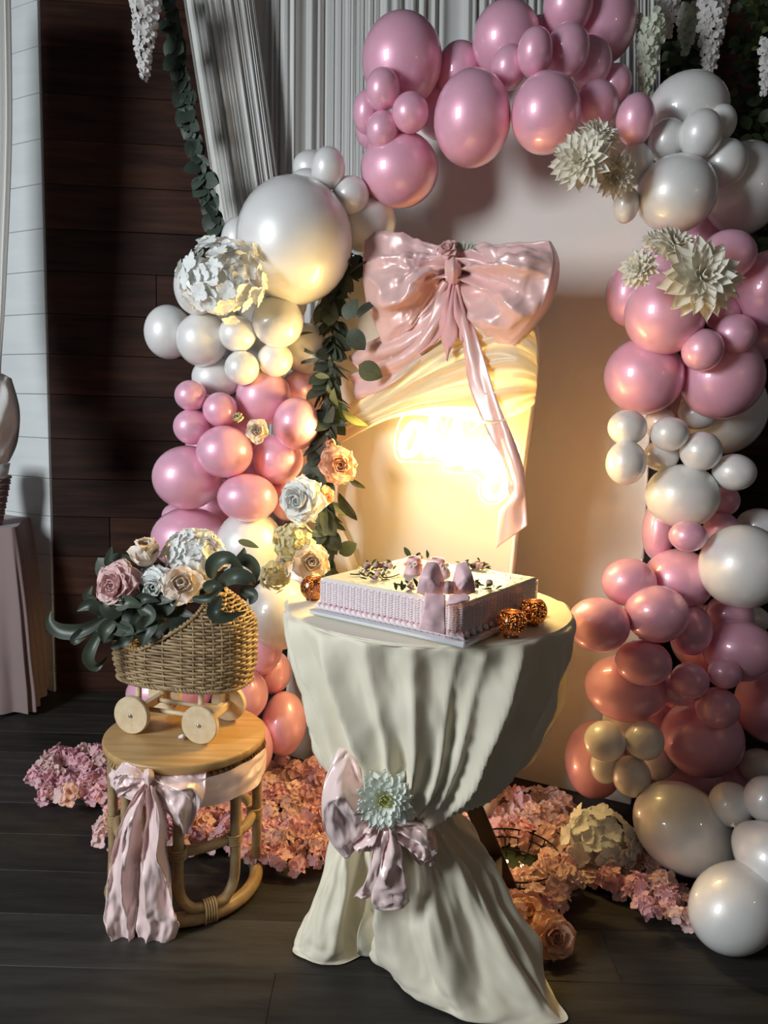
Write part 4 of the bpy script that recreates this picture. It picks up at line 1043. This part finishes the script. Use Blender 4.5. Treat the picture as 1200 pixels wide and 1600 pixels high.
def hydrangea(p, n, r, m, label, seed, cnt=46, fs=.36, squash=(1, 1), group=None, spread=.95):
    t = thing('hydrangea', p, label, 'flower', group); mk('core', *xf(lathe([(r * .76 * sin(a_), -r * .44 * cos(a_)) for a_ in [pi * (k_ + .02) / 10.04 for k_ in range(11)]], 16), Matrix.Translation(p) @ frame_from(n) @ Matrix.Diagonal((squash[0], squash[1], 1, 1))), m, t); q = random.Random(seed); fr = frame_from(n); me = floret_mesh(m)
    for i in range(cnt):
        z = 1 - (i + .5) / cnt * spread; a = i * 2.39996; s = sqrt(max(0, 1 - z * z))
        d = Vector((s * cos(a), s * sin(a), z)); d += Vector((q.uniform(-.18, .18), q.uniform(-.18, .18), q.uniform(-.15, .15)))
        pos = fr @ Vector((d.x * r * squash[0], d.y * r * squash[1], d.z * r * .62 ))
        put('floret', me, TRS(Vector(p) + pos, (fr.to_3x3() @ d) + Vector((q.uniform(-.3, .3), q.uniform(-.3, .3), q.uniform(-.3, .3))), r * fs * q.uniform(.85, 1.15), q.uniform(0, 6)), t)
    return t
def hyd(px, py, Y, rpx, n, m, label, seed, **k):
    p = P(px, py, Y); return hydrangea(p, n, size_at(p, rpx), m, label, seed, **k)
hyd(347, 437, 2.47, 58, (-.1, -1, .1), M_wht, 'white hydrangea bloom nestled beside the giant cream balloon', 1, cnt=62, fs=.30, squash=(1.0, .95))
rose(402, 673, 2.46, 19, (.1, -1, .1), M_crm, 'little cream rose tucked between four pink balloons', 2)
rose(374, 655, 2.50, 11, (0, -1, .3), M_lim, 'tiny yellow rosebud beside the little cream rose', 3, name='rosebud', kind='bud')
# ------------------------------------------------------------------ leafy garland along the cream panel
ME_r1 = leaf_mesh('round_leaf', M_euc, .78, .10, .15, tipw=.85); ME_r2 = leaf_mesh('long_leaf', M_lf, .34, .2, .35, wav=.03)
ME_r3 = leaf_mesh('olive_leaf', M_olv, .36, .2, .4); ME_r4 = leaf_mesh('narrow_leaf', M_lf, .13, .2, .5)
def strand(name, pts, label, nl, size, pick, seed, out, cat='garland', spread=1.0, group=None, droop=-.3):
    q = random.Random(seed); c = crom(pts, 60); t = thing(name, c[-1], label, cat, group)
    mk('stem', *tube(c, .0035, 6), M_stem, t)
    for i in range(nl):
        k = min(58, int(i / nl * 59)); b = c[k]; tg = (c[k + 1] - c[k]).normalized()
        side = 1 if i % 2 else -1
        d = (tg * q.uniform(.1, .8) + Vector((side * q.uniform(.3, 1.0) * spread, 0, q.uniform(-.5, .5) + droop)) + out * q.uniform(.0, .9)).normalized()
        put('leaf', q.choice(pick), aim(b + out * q.uniform(0, .02), d, size * q.uniform(.65, 1.3), out + Vector((q.uniform(-.6, .6), 0, q.uniform(-.3, .6)))), t)
    return t
ga = strand('leaf_garland', [PA(556, 398, .05), PA(538, 432, .06), (PA(522, 480, .07)), PA(522, 540, .08), PA(514, 600, .12), PA(518, 655, .16), PA(502, 705, .18), PA(505, 765, .18), PA(514, 828, .18), PA(508, 890, .18)],
       'mixed eucalyptus garland trailing down the edge of the cream panel', 190, .070, [ME_r1, ME_r1, ME_r1, ME_r2, ME_r2, ME_r4], 21, AN, spread=.8)
q = random.Random(4)
for (x, y, dx, dz, s, me) in ((512, 600, .15, -1, .10, ME_r3), (522, 606, -.1, -1, .11, ME_r3), (535, 640, .7, -.9, .10, ME_r3), (490, 520, -1, .05, .09, ME_r4), (495, 555, -1, .4, .10, ME_r4), (500, 560, -1, -.2, .10, ME_r4),
                              (545, 430, .5, .8, .11, ME_r4), (550, 420, -.4, .9, .09, ME_r4), (556, 500, .5, .9, .10, ME_r2), (530, 770, .35, -1, .12, ME_r2), (545, 745, .5, -.6, .07, ME_r2), (512, 785, .9, -.5, .10, ME_r2), (560, 570, .8, -.5, .09, ME_r1),
                              (545, 515, .4, -.6, .085, ME_r1), (540, 500, .2, .6, .08, ME_r1), (500, 800, -.9, -.2, .08, ME_r2), (478, 880, -.9, .2, .09, ME_r1), (530, 865, .5, .4, .07, ME_r1), (515, 590, -.8, .2, .06, ME_r3)):
    put('leaf', me, aim(PA(x, y, .16), Vector((dx, 0, dz)) + AD * .2 * dx, s, AN + Vector((q.uniform(-.4, .4), 0, q.uniform(-.2, .4)))), ga)
def PAf(px, py, h): return PA(px, py, h).y
rose(529, 728, PAf(529, 728, .24), 31, (.25, -1, .15), M_pch, 'peach garden rose on the garland beside the neon sign', 8, kind='peony')
rose(519, 701, PAf(519, 701, .22), 12, (-.1, -.8, .6), M_pch, 'peach rosebud just above the peach garden rose', 9, name='rosebud', kind='bud')
rose(472, 782, 2.42, 38, (-.45, -1, .1), M_wht, 'white peony on the garland below the pink balloons', 10, name='peony', kind='peony')
rose(508, 775, 2.46, 16, (.6, -.7, -.2), M_pch, 'half hidden peach bloom between the white peony and leaves', 12, kind='rose')
hyd(459, 846, 2.44, 28, (-.1, -1, .1), M_lim, 'yellow cream hydrangea on the garland above the table edge', 13, cnt=40, fs=.34)
hyd(430, 900, 2.40, 21, (-.1, -1, 0), M_lim, 'small yellow cream hydrangea in front of the pearl balloon', 14, cnt=32, fs=.36)
rose(488, 880, 2.40, 30, (.1, -1, .35), M_crm, 'blush lily-like bloom at the foot of the garland', 15, kind='rose')
# eucalyptus strand by the side curtain
YE = 3.05
strand('eucalyptus_strand', [P(258, -25, YE), P(268, 40, YE), P(282, 100, YE), P(292, 160, YE), P(305, 220, YE), P(318, 270, YE), P(330, 320, YE), P(346, 372, YE)],
       'silver dollar eucalyptus strand hanging along the slanting curtain', 100, .062, [ME_r1], 33, Vector((0, -1, 0)), spread=.8, droop=-.5)
# wisteria
M_wis = thin('wisteria_petal', (0.80, 0.77, 0.74), .6, .25)
M_wis2 = thin('wisteria_petal_pale_green', (0.76, 0.80, 0.66), .6, .25)
def wisteria(px0, py0, px1, py1, wpx, Y, label, m, seed, cnt=50):
    a, b = P(px0, py0, Y), P(px1, py1, Y); t = thing('wisteria_strand', b, label, 'flower', 'hanging wisteria strands'); q = random.Random(seed); me = floret_mesh(m, .05, 3)
    mk('stem', *tube([a, b], .002, 5), M_stem, t); w = size_at(a, wpx)
    for i in range(cnt):
        f = i / cnt; p = a.lerp(b, f); r = w * (1 - f ** 1.6 * .85); an = i * 2.4
        d = Vector((cos(an), sin(an) * .8 - .35, -.25))
        put('floret', me, TRS(p + d * r * .62, d + Vector((q.uniform(-.4, .4), q.uniform(-.4, .1), q.uniform(-.5, .3))), (.034 * (1 - .5 * f)) * q.uniform(.7, 1.25), q.uniform(0, 6)), t)
wisteria(228, -30, 226, 122, 30, 2.9, 'white wisteria strand hanging alone before the dark wood wall', M_wis, 1, 70)
wisteria(1018, 25, 1008, 155, 24, 2.66, 'pale green wisteria strand brushing the dusky white balloon', M_wis2, 2, 60)
wisteria(1042, -30, 1044, 58, 20, 2.8, 'short white wisteria strand above the pale green one', M_wis, 3, 40)
wisteria(1072, 10, 1072, 82, 16, 2.95, 'shadowed little wisteria strand between two longer ones', M_wis2, 4, 34)
wisteria(1116, -30, 1106, 118, 32, 2.8, 'longest white wisteria strand above the bright oval balloon', M_wis, 5, 80)
wisteria(1205, 60, 1196, 145, 18, 2.8, 'white wisteria tip at the frame edge against the greenery', M_wis, 6, 36)

# ------------------------------------------------------------------ flowers in the pram
YP = pc.y - .05
rose(186, 916, YP - .03, 38, (-.35, -1, .25), M_pky, 'pink peony at the open end of the pram basket', 30, name='peony', kind='peony')
rose(233, 884, YP + .02, 32, (-.1, -.5, .9), M_crm, 'tall cream rosebud standing up in the pram basket', 31, name='rosebud', kind='bud')
rose(284, 914, YP - .04, 35, (.2, -1, .45), M_crm, 'cream rose in the middle of the pram basket', 32)
rose(248, 916, YP - .02, 33, (-.2, -1, .1), M_wht, 'white ruffled bloom between the pink peony and cream rose', 33, kind='peony', name='peony')
hyd(303, 868, YP + .05, 42, (-.1, -.9, .5), M_wht, 'white hydrangea at the back of the pram basket', 34, cnt=56, fs=.32)
rose(340, 876, YP + .03, 17, (.2, -.8, .5), M_crm, 'small blush rose beside the hydrangea in the pram', 35)
rose(205, 890, YP + .05, 14, (-.5, -.6, .6), M_crm, 'half hidden cream bud behind the pink peony', 36, name='rosebud', kind='bud')
for nm_, x_, y_ in (('rosebud', 233, 884), ('rosebud', 205, 890), ('peony', 186, 916), ('peony', 248, 916)):
    for o_ in list(COL.objects):
        if o_.name.split('.')[0] == nm_ and o_.type == 'EMPTY' and 'pram' in o_['label'] + ' pram' * ('pink peony' in o_['label']):
            p_ = o_.location
            if (p_ - P(x_, y_, p_.y)).length < .01:
                mk('stem', *tube(crom([p_ + Vector((0, .006, -.004)), p_ + Vector((.012, .03, -.04)), Vector((pc.x - .03, pc.y, ZT + .20))], 10), .003, 6), M_stem, o_)
bn = thing('foliage_bunch', P(250, 960, YP), 'bunch of dark green leaves spilling over the open end of the pram', 'foliage')
def curl_leaf(pts, w, nrm, m, parent):
    c = crom(pts, 20); L_ = len(c); V, Fc = [], []
    for i, p in enumerate(c):
        t = i / (L_ - 1); tg = (c[min(i + 1, L_ - 1)] - c[max(i - 1, 0)]).normalized(); s_ = tg.cross(nrm).normalized(); n_ = s_.cross(tg)
        hw = .80 * w * max(.02, sin(pi * t ** .75)) ** 1.05
        for s in (-1, -.5, 0, .5, 1): V.append(p + s_ * (hw * s) + n_ * (.5 * hw * abs(s)))
    for i in range(L_ - 1):
        for k in range(4): Fc.append((i * 5 + k, i * 5 + k + 1, (i + 1) * 5 + k + 1, (i + 1) * 5 + k))
    return mk('leaf', V, Fc, m, parent)
NF = Vector((0, -1, .2))
def PP(px, py, h=0): return P(px, py, YP - h)
for pts, w in (([(165, 965, .05), (130, 985, .07), (95, 985, .06), (78, 970, .05), (80, 954, .04)], .026), ([(150, 975, .05), (120, 998, .08), (115, 1008, .08)], .02), ([(160, 985, .06), (145, 1010, .08), (140, 1030, .08), (152, 1043, .07), (168, 1025, .06)], .022),
               ([(165, 960, .05), (142, 945, .06), (120, 955, .06)], .022), ([(150, 940, .04), (138, 930, .04), (145, 915, .04)], .018), ([(180, 970, .08), (165, 985, .09), (162, 1005, .09)], .024), ([(190, 960, .05), (170, 950, .06), (160, 935, .05)], .03),
               ([(185, 975, .08), (200, 985, .09), (205, 1000, .09)], .024), ([(240, 965, .06), (228, 985, .08), (222, 1008, .085)], .034), ([(250, 955, .04), (265, 945, .06), (270, 925, .06)], .026), ([(215, 945, .06), (235, 960, .08), (225, 980, .08)], .024),
               ([(205, 950, .05), (225, 935, .07), (250, 940, .07)], .02), ([(180, 950, .06), (200, 940, .07), (225, 950, .07)], .024), ([(160, 970, .07), (190, 985, .09), (225, 985, .09)], .02)):
    curl_leaf([PP(*a) for a in pts], w, NF, M_lf, bn)
q = random.Random(8)
for i in range(46):
    x, y = q.uniform(172, 300), q.uniform(925, 1000)
    if y > 1012 - (x - 170) * .15 or (x > 240 and y > 985): continue
    put('leaf', q.choice([ME_r2, ME_r2, ME_r1]), aim(PP(x, y, q.uniform(.0, .05)), (q.uniform(-1, .6), q.uniform(-.6, 0), q.uniform(-.7, .6)), q.uniform(.05, .085), (q.uniform(-.5, .5), -1, .4)), bn)
for i in range(44):
    x = q.uniform(165, 345); y = q.uniform(885, 950)
    put('leaf', q.choice([ME_r2, ME_r2, ME_r1]), aim(PP(x, y, q.uniform(-.06, -.01)), (q.uniform(-1, 1), q.uniform(-.4, .2), q.uniform(-.4, .9)), q.uniform(.05, .08), (q.uniform(-.5, .5), -1, .4)), bn)
bn2 = thing('foliage_bunch', P(350, 900, YP), 'curling green leaves draped over the hood of the pram', 'foliage')
for pts, w in (([(330, 905, .04), (335, 880, .07), (360, 872, .08), (385, 900, .06)], .026), ([(340, 915, .05), (365, 900, .08), (390, 905, .08), (398, 915, .06)], .028), ([(365, 880, .03), (385, 875, .05), (400, 890, .05), (398, 915, .04)], .022), ([(345, 930, .10), (335, 955, .13), (352, 965, .13), (385, 955, .10)], .024),
               ([(360, 895, .02), (378, 870, .03), (382, 855, .03)], .016), ([(375, 920, .03), (395, 930, .05), (390, 945, .05)], .022), ([(318, 920, .06), (335, 915, .08), (352, 925, .08)], .02), ([(300, 935, .08), (325, 935, .10), (350, 915, .08)], .014)):
    curl_leaf([PP(*a) for a in pts], w, NF, M_lf, bn2)
curl_leaf([PP(372, 845, .02), PP(390, 850, .02), PP(405, 856, .02)], .012, NF, M_olv, bn2)

flower('rose', RIBBON_ROSE[0], AN + Vector((0, 0, .6)), .034, [(5, 8, 1.0, 0), (5, 34, .95, 0), (5, 55, .84, 1), (4, 72, .66, 1)], rose_petals(M_pky), 'dusty pink rose tucked behind the knot of the huge bow', 'flower', None, 71)
pl_ = thing('pale_sprig', PA(722, 392, .07), 'pale grey green sprig behind the knot of the huge bow', 'foliage')
M_pale = mat('pale_sage', (.42, .44, .34), .6); ME_ps = leaf_mesh('sage_leaf', M_pale, .4, .2, .2)
for k in range(7): put('leaf', ME_ps, aim(PA(716 + k * 3, 396, .07), (.25 * (k - 3) + .2, -.2, 1), .04, AN), pl_)
# ------------------------------------------------------------------ chrysanthemum on the table sash
CP = [cup_petal('strap_petal', M_chr, .33, .3, -.22, .0, n=6, k=4, root=.7), cup_petal('inner_petal', M_chc, .32, .3, -.4, .0, n=5, k=4, root=.7)]
flower('chrysanthemum', PT(602, 1248, .12), (-.05, -1, .25), size_at(PT(602, 1248, .12), 47),
       [(16, -4, 1.0, 0), (17, 8, .97, 0), (16, 20, .88, 0), (14, 32, .74, 0), (12, 44, .58, 0), (10, 58, .40, 1), (7, 74, .26, 1)], CP, 'white chrysanthemum pinned over the knot of the table sash', 'flower', seed=40)

# ------------------------------------------------------------------ flower mats on the floor
M_mat1 = thin('mat_petal_pink', (0.88, 0.54, 0.58), .7, .25, rnd=.12)
M_mat2 = thin('mat_petal_blush', (0.92, 0.66, 0.62), .7, .25, rnd=.12)
def blossom_mesh(m, seed):
    q = random.Random(seed); fm = floret_mesh(m, .14); Vf = [v.co.copy() for v in fm.vertices]; Ff = [tuple(f.vertices) for f in fm.polygons]; prs = []
    for i in range(7):
        a = i * 2.4; z = 1 - i / 7 * .8; s = sqrt(1 - z * z); d = Vector((s * cos(a), s * sin(a), z))
        prs.append(xf((Vf, Ff), TRS(d * .6, d + Vector((q.uniform(-.5, .5), q.uniform(-.5, .5), q.uniform(-.3, .3))), q.uniform(.5, .72), q.uniform(0, 6))))
    me = mesh('blossom', *join(*prs)); me.materials.append(m); return me
BM1 = [blossom_mesh(M_mat1, k) for k in (1, 2, 3)] + [blossom_mesh(M_mat2, 4)]; BM2 = [blossom_mesh(M_mat2, k) for k in (5, 6)] + [blossom_mesh(M_mat1, 7)]
def inside(x, y, poly):
    c = False; j = len(poly) - 1
    for i in range(len(poly)):
        (xi, yi), (xj, yj) = poly[i], poly[j]
        if (yi > y) != (yj > y) and x < (xj - xi) * (y - yi) / (yj - yi) + xi: c = not c
        j = i
    return c
def flower_mat(poly, label, pick, seed, rpx=21, gap=19, zmax=.05):
    q = random.Random(seed); pts = []; cxm = sum(a for a, b in poly) / len(poly); cym = sum(b for a, b in poly) / len(poly)
    t = thing('flower_mat', F(cxm, cym), label, 'flower mat')
    hullp = [F(cxm + (a - cxm) * .9, cym + (b - cym) * .9, .004) for a, b in poly]
    mk('mat_backing', *slab(hullp, Vector((0, 0, 1)), .012), mat('mat_green', (.03, .045, .02), .8), t, smooth=False)
    x0, x1 = min(a for a, b in poly), max(a for a, b in poly); y0, y1 = min(b for a, b in poly), max(b for a, b in poly)
    for _ in range(6000):
        x, y = q.uniform(x0, x1), q.uniform(y0, y1)
        if inside(x, y, poly) and ((x - 795) / 48) ** 2 + ((y - 1346) / 26) ** 2 > 1 and all(((x - a) / 1.0) ** 2 + ((y - b) / .72) ** 2 > gap * gap for a, b in pts): pts.append((x, y))
    for x, y in pts:
        p = F(x, y, .015 + q.uniform(0, zmax)); 
        put('blossom', q.choice(pick), TRS(p, (q.uniform(-.5, .5), q.uniform(-.9, .2), 1), size_at(p, rpx) * q.uniform(.85, 1.2), q.uniform(0, 6)), t)
    return t
flower_mat([(50, 1222), (72, 1192), (130, 1175), (188, 1174), (260, 1212), (330, 1218), (420, 1200), (520, 1202), (530, 1335), (470, 1362), (400, 1342), (300, 1322), (160, 1318), (152, 1300), (185, 1252), (110, 1246), (60, 1240)],
           'pink hydrangea flower mat on the floor behind the rattan stool', BM1, 3)
flower_mat([(690, 1262), (790, 1246), (850, 1238), (890, 1262), (905, 1310), (1000, 1338), (1085, 1418), (1088, 1446), (1015, 1428), (950, 1382), (870, 1378), (880, 1412), (868, 1420), (800, 1440), (740, 1345)],
           'peach lit hydrangea flower mat behind the dark table leg', BM2, 5)
hydrangea(F(940, 1318, .09), (-.05, -1, .45), size_at(F(940, 1318, .09), 50), M_wht, 'white hydrangea lying on the peach flower mat', 51, cnt=44, fs=.38)
def floor_rose(px, py, rpx, n, label, seed):
    p = F(px, py, .05); flower('rose', p, n, size_at(p, rpx), [(7, 5, 1.0, 0), (7, 25, .95, 0), (6, 45, .85, 0), (5, 62, .7, 1), (4, 78, .5, 1)], rose_petals(M_pch), label, 'flower', None, seed)
floor_rose(862, 1462, 36, (.3, -1, .6), 'open peach rose lying nearest the trailing cloth corner', 60)
floor_rose(826, 1428, 28, (-.1, -.6, 1), 'peach rose behind the open one, against the cloth', 61)
floor_rose(822, 1478, 24, (-.2, -.8, .6), 'peach rose half under the cloth beside the open one', 62)

# ------------------------------------------------------------------ lamp basket, pillar candle behind the table
M_iron = mat('black_iron', (0.012, 0.011, 0.010), .5, metal=.6)
M_bulb = mat('fairy_bulb', (1, .8, .5), .4, emit=(1.0, .56, .20), estr=14)
lb = F(806, 1392); lb = Vector((lb.x - .005, lb.y + .06, 0))
lamp = thing('wire_basket_lamp', lb, 'black wire basket with warm fairy bulbs on the floor behind the table leg', 'lamp')
for k, (r, z) in enumerate(((.07, .004), (.11, .028), (.135, .055), (.142, .078))):
    mk('wire_ring', *tube([lb + Vector((r * cos(2 * pi * i / 40), r * sin(2 * pi * i / 40), z)) for i in range(40)], .0026, 6, closed=True), M_iron, lamp)
for i in range(20):
    a = 2 * pi * i / 20; mk('wire_rib', *tube([lb + Vector((r * cos(a), r * sin(a), z)) for r, z in ((.07, .004), (.11, .028), (.135, .055), (.142, .078))], .002, 5), M_iron, lamp)
for i in range(5):
    a = 2 * pi * i / 5 + .5; p = lb + Vector((.04 * cos(a), .04 * sin(a), .03))
    mk('bulb', *xf(lathe([(.0005, -.005), (.004, -.003), (.005, 0), (.004, .003), (.0005, .005)], 8), Matrix.Translation(p)), M_bulb, lamp)
pcn = F(752, 1296); pcn.y += .03
pil = thing('pillar_candle', pcn, 'thick cream pillar candle at the foot of the panel behind the table', 'candle')
pr = size_at(pcn, 23)
mk('wax_body', *xf(lathe([(pr, 0), (pr, .125), (pr * .95, .132), (pr * .8, .128), (pr * .7, .118), (.001, .116)], 28), Matrix.Translation(pcn)), M_wax, pil)
mk('wick', *tube([pcn + Vector((0, 0, .115)), pcn + Vector((.002, 0, .13))], .0012, 5), M_iron, pil)
mk('flame', *xf(lathe([(.0004, 0), (.004, .006), (.0034, .011), (.0004, .024)], 10), Matrix.Translation(pcn + Vector((0, 0, .130)))), M_flame, pil)
lw = point_light('candle_light', (0, 0, 0), 2.4, (1, .60, .28), .012); lw.parent = pil; lw.location = (0, 0, .150)

# ------------------------------------------------------------------ dusty pink table, pot and curtain by the white wall
a = F(47, 1122); b = F(86, 1082)
zt = P(45, 836, a.y).z
pt = thing('draped_side_table', (a.x - .3, a.y + .1, 0), 'side table under a floor length dusty pink cloth by the white wall', 'table')
def prof(t, off=0.0):
    """outline of the table from the far left along the front, round the corner and back"""
    s = [(a.x - .9, a.y - .02), (a.x - .6, a.y), (a.x - .3, a.y - .01), (a.x - .06, a.y), (a.x, a.y + .02), ((a.x * 2 + b.x) / 3, (a.y * 2 + b.y) / 3), (b.x - .02, b.y - .05), (b.x - .03, b.y + .15)]
    c = crom([(x, y, 0) for x, y in s], 101); return c[int(round(t * 100))]
g = []
for j in range(20):
    v = j / 19; row = []
    for i in range(101):
        p = prof(i / 100); cxp = Vector((a.x - .45, a.y + .35, 0)); d = (p - cxp).normalized()
        fold = (.018 * sin(i * .55) + .012 * fbm((i * .12, v * 2, 0))) * v
        inset = -.06 * (1 - v) ** 2 - (.04 * (1 - v))
        row.append(Vector((p.x + d.x * (fold + inset), p.y + d.y * (fold + inset), zt * (1 - v) + .02 + .02 * (1 - cos(i * .55)) * 0)))
    g.append(row)
mk('cloth_skirt', *grid(g), M_pinkcloth, pt)
tp = [Vector((p.x, p.y, p.z)) for p in g[0]] + [Vector((b.x - .1, b.y + .3, zt + .02)), Vector((a.x - .95, b.y + .3, zt + .02))]
mk('cloth_top', *slab(tp, Vector((0, 0, -1)), .01), M_pinkcloth, pt, smooth=False)
bp = P(-18, 833, a.y + .12); bp.z = zt + .022
pot = thing('wicker_pot', bp, 'pale pink wicker basket on the draped side table at the frame edge', 'basket')
rB = size_at(bp, 20)
for k in range(16):
    rr_ = rB * (.9 + .7 * k / 15); n_ = 72
    mk('weaver', *tube([bp + Vector(((rr_ + .004 * sin(9 * 2 * pi * i / n_ + k * pi)) * cos(2 * pi * i / n_), (rr_ + .004 * sin(9 * 2 * pi * i / n_ + k * pi)) * sin(2 * pi * i / n_), .007 + k * .0135)) for i in range(n_)], .0075, 6, closed=True), M_pinkcloth, pot)
mk('liner', *xf(lathe([(rB * .85, .0), (rB * 1.5, .215), (rB * 1.7, .27), (rB * 1.45, .24), (rB * .8, .02)], 32), Matrix.Translation(bp)), M_curt, pot)
YL = a.y - .25
tb = thing('tied_curtain', P(-30, 720, YL), 'white curtain gathered in a knot at the frame edge by the white wall', 'curtain')
g = surf([[P(-150, -60, YL), P(-100, -60, YL - .05), P(-60, -60, YL), P(12, -60, YL)], [P(-150, 200, YL), P(-100, 200, YL - .05), P(-60, 200, YL), P(16, 200, YL)], [P(-140, 430, YL), P(-95, 430, YL - .05), P(-60, 430, YL), P(8, 430, YL)], [P(-110, 560, YL), P(-80, 560, YL - .05), P(-50, 560, YL - .03), P(2, 560, YL)], [P(-90, 615, YL), P(-60, 620, YL - .06), P(-30, 615, YL - .05), P(2, 600, YL)]], 110, 40)
mk('curtain_sheet', *grid(displace(g, lambda u, v: .03 * ridge(u * 13 + .3 * sin(u * 20)) * (1 - .5 * v))), M_curt, tb)
g = surf([[P(-60, 590, YL - .06), P(-20, 580, YL - .10), P(6, 590, YL - .06)], [P(-66, 640, YL - .08), P(-20, 640, YL - .16), P(19, 640, YL - .08)], [P(-60, 690, YL - .06), P(-20, 690, YL - .14), P(16, 690, YL - .06)], [P(-40, 722, YL - .05), P(-15, 726, YL - .10), P(3, 722, YL - .05)]], 30, 30)
mk('gathered_knot', *pillow(displace(g, lambda u, v: -.014 * ridge(u * 3 + v * 2) - .012 * fbm((u * 4, v * 4, 1))), [[p + Vector((0, .06, 0)) for p in r] for r in g]), M_curt, tb)

# ------------------------------------------------------------------ dim greenery behind the shoulder of the arch
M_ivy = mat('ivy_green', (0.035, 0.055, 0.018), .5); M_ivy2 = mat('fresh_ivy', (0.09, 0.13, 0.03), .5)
q = random.Random(77); lm = leaf_mesh('tmp', M_ivy, .7, .1, .2, n=4); Vl = [v.co.copy() for v in lm.vertices]; Fl = [tuple(f.vertices) for f in lm.polygons]; bpy.data.meshes.remove(lm)
def ivy(name, label, m, boxes, n, s, Y):
    prs = []
    for i in range(n):
        x0, y0, x1, y1 = q.choice(boxes); p = P(q.uniform(x0, x1), q.uniform(y0, y1), Y + q.uniform(-.15, .15))
        prs.append(xf((Vl, Fl), aim(p, (q.uniform(-1, 1), q.uniform(-.6, .2), q.uniform(-1.2, .3)), s * q.uniform(.7, 1.3), (q.uniform(-.5, .5), -1, q.uniform(-.2, .8)))))
    o = mk(name, *join(*prs), m); tag(o, label, 'greenery', kind='stuff')
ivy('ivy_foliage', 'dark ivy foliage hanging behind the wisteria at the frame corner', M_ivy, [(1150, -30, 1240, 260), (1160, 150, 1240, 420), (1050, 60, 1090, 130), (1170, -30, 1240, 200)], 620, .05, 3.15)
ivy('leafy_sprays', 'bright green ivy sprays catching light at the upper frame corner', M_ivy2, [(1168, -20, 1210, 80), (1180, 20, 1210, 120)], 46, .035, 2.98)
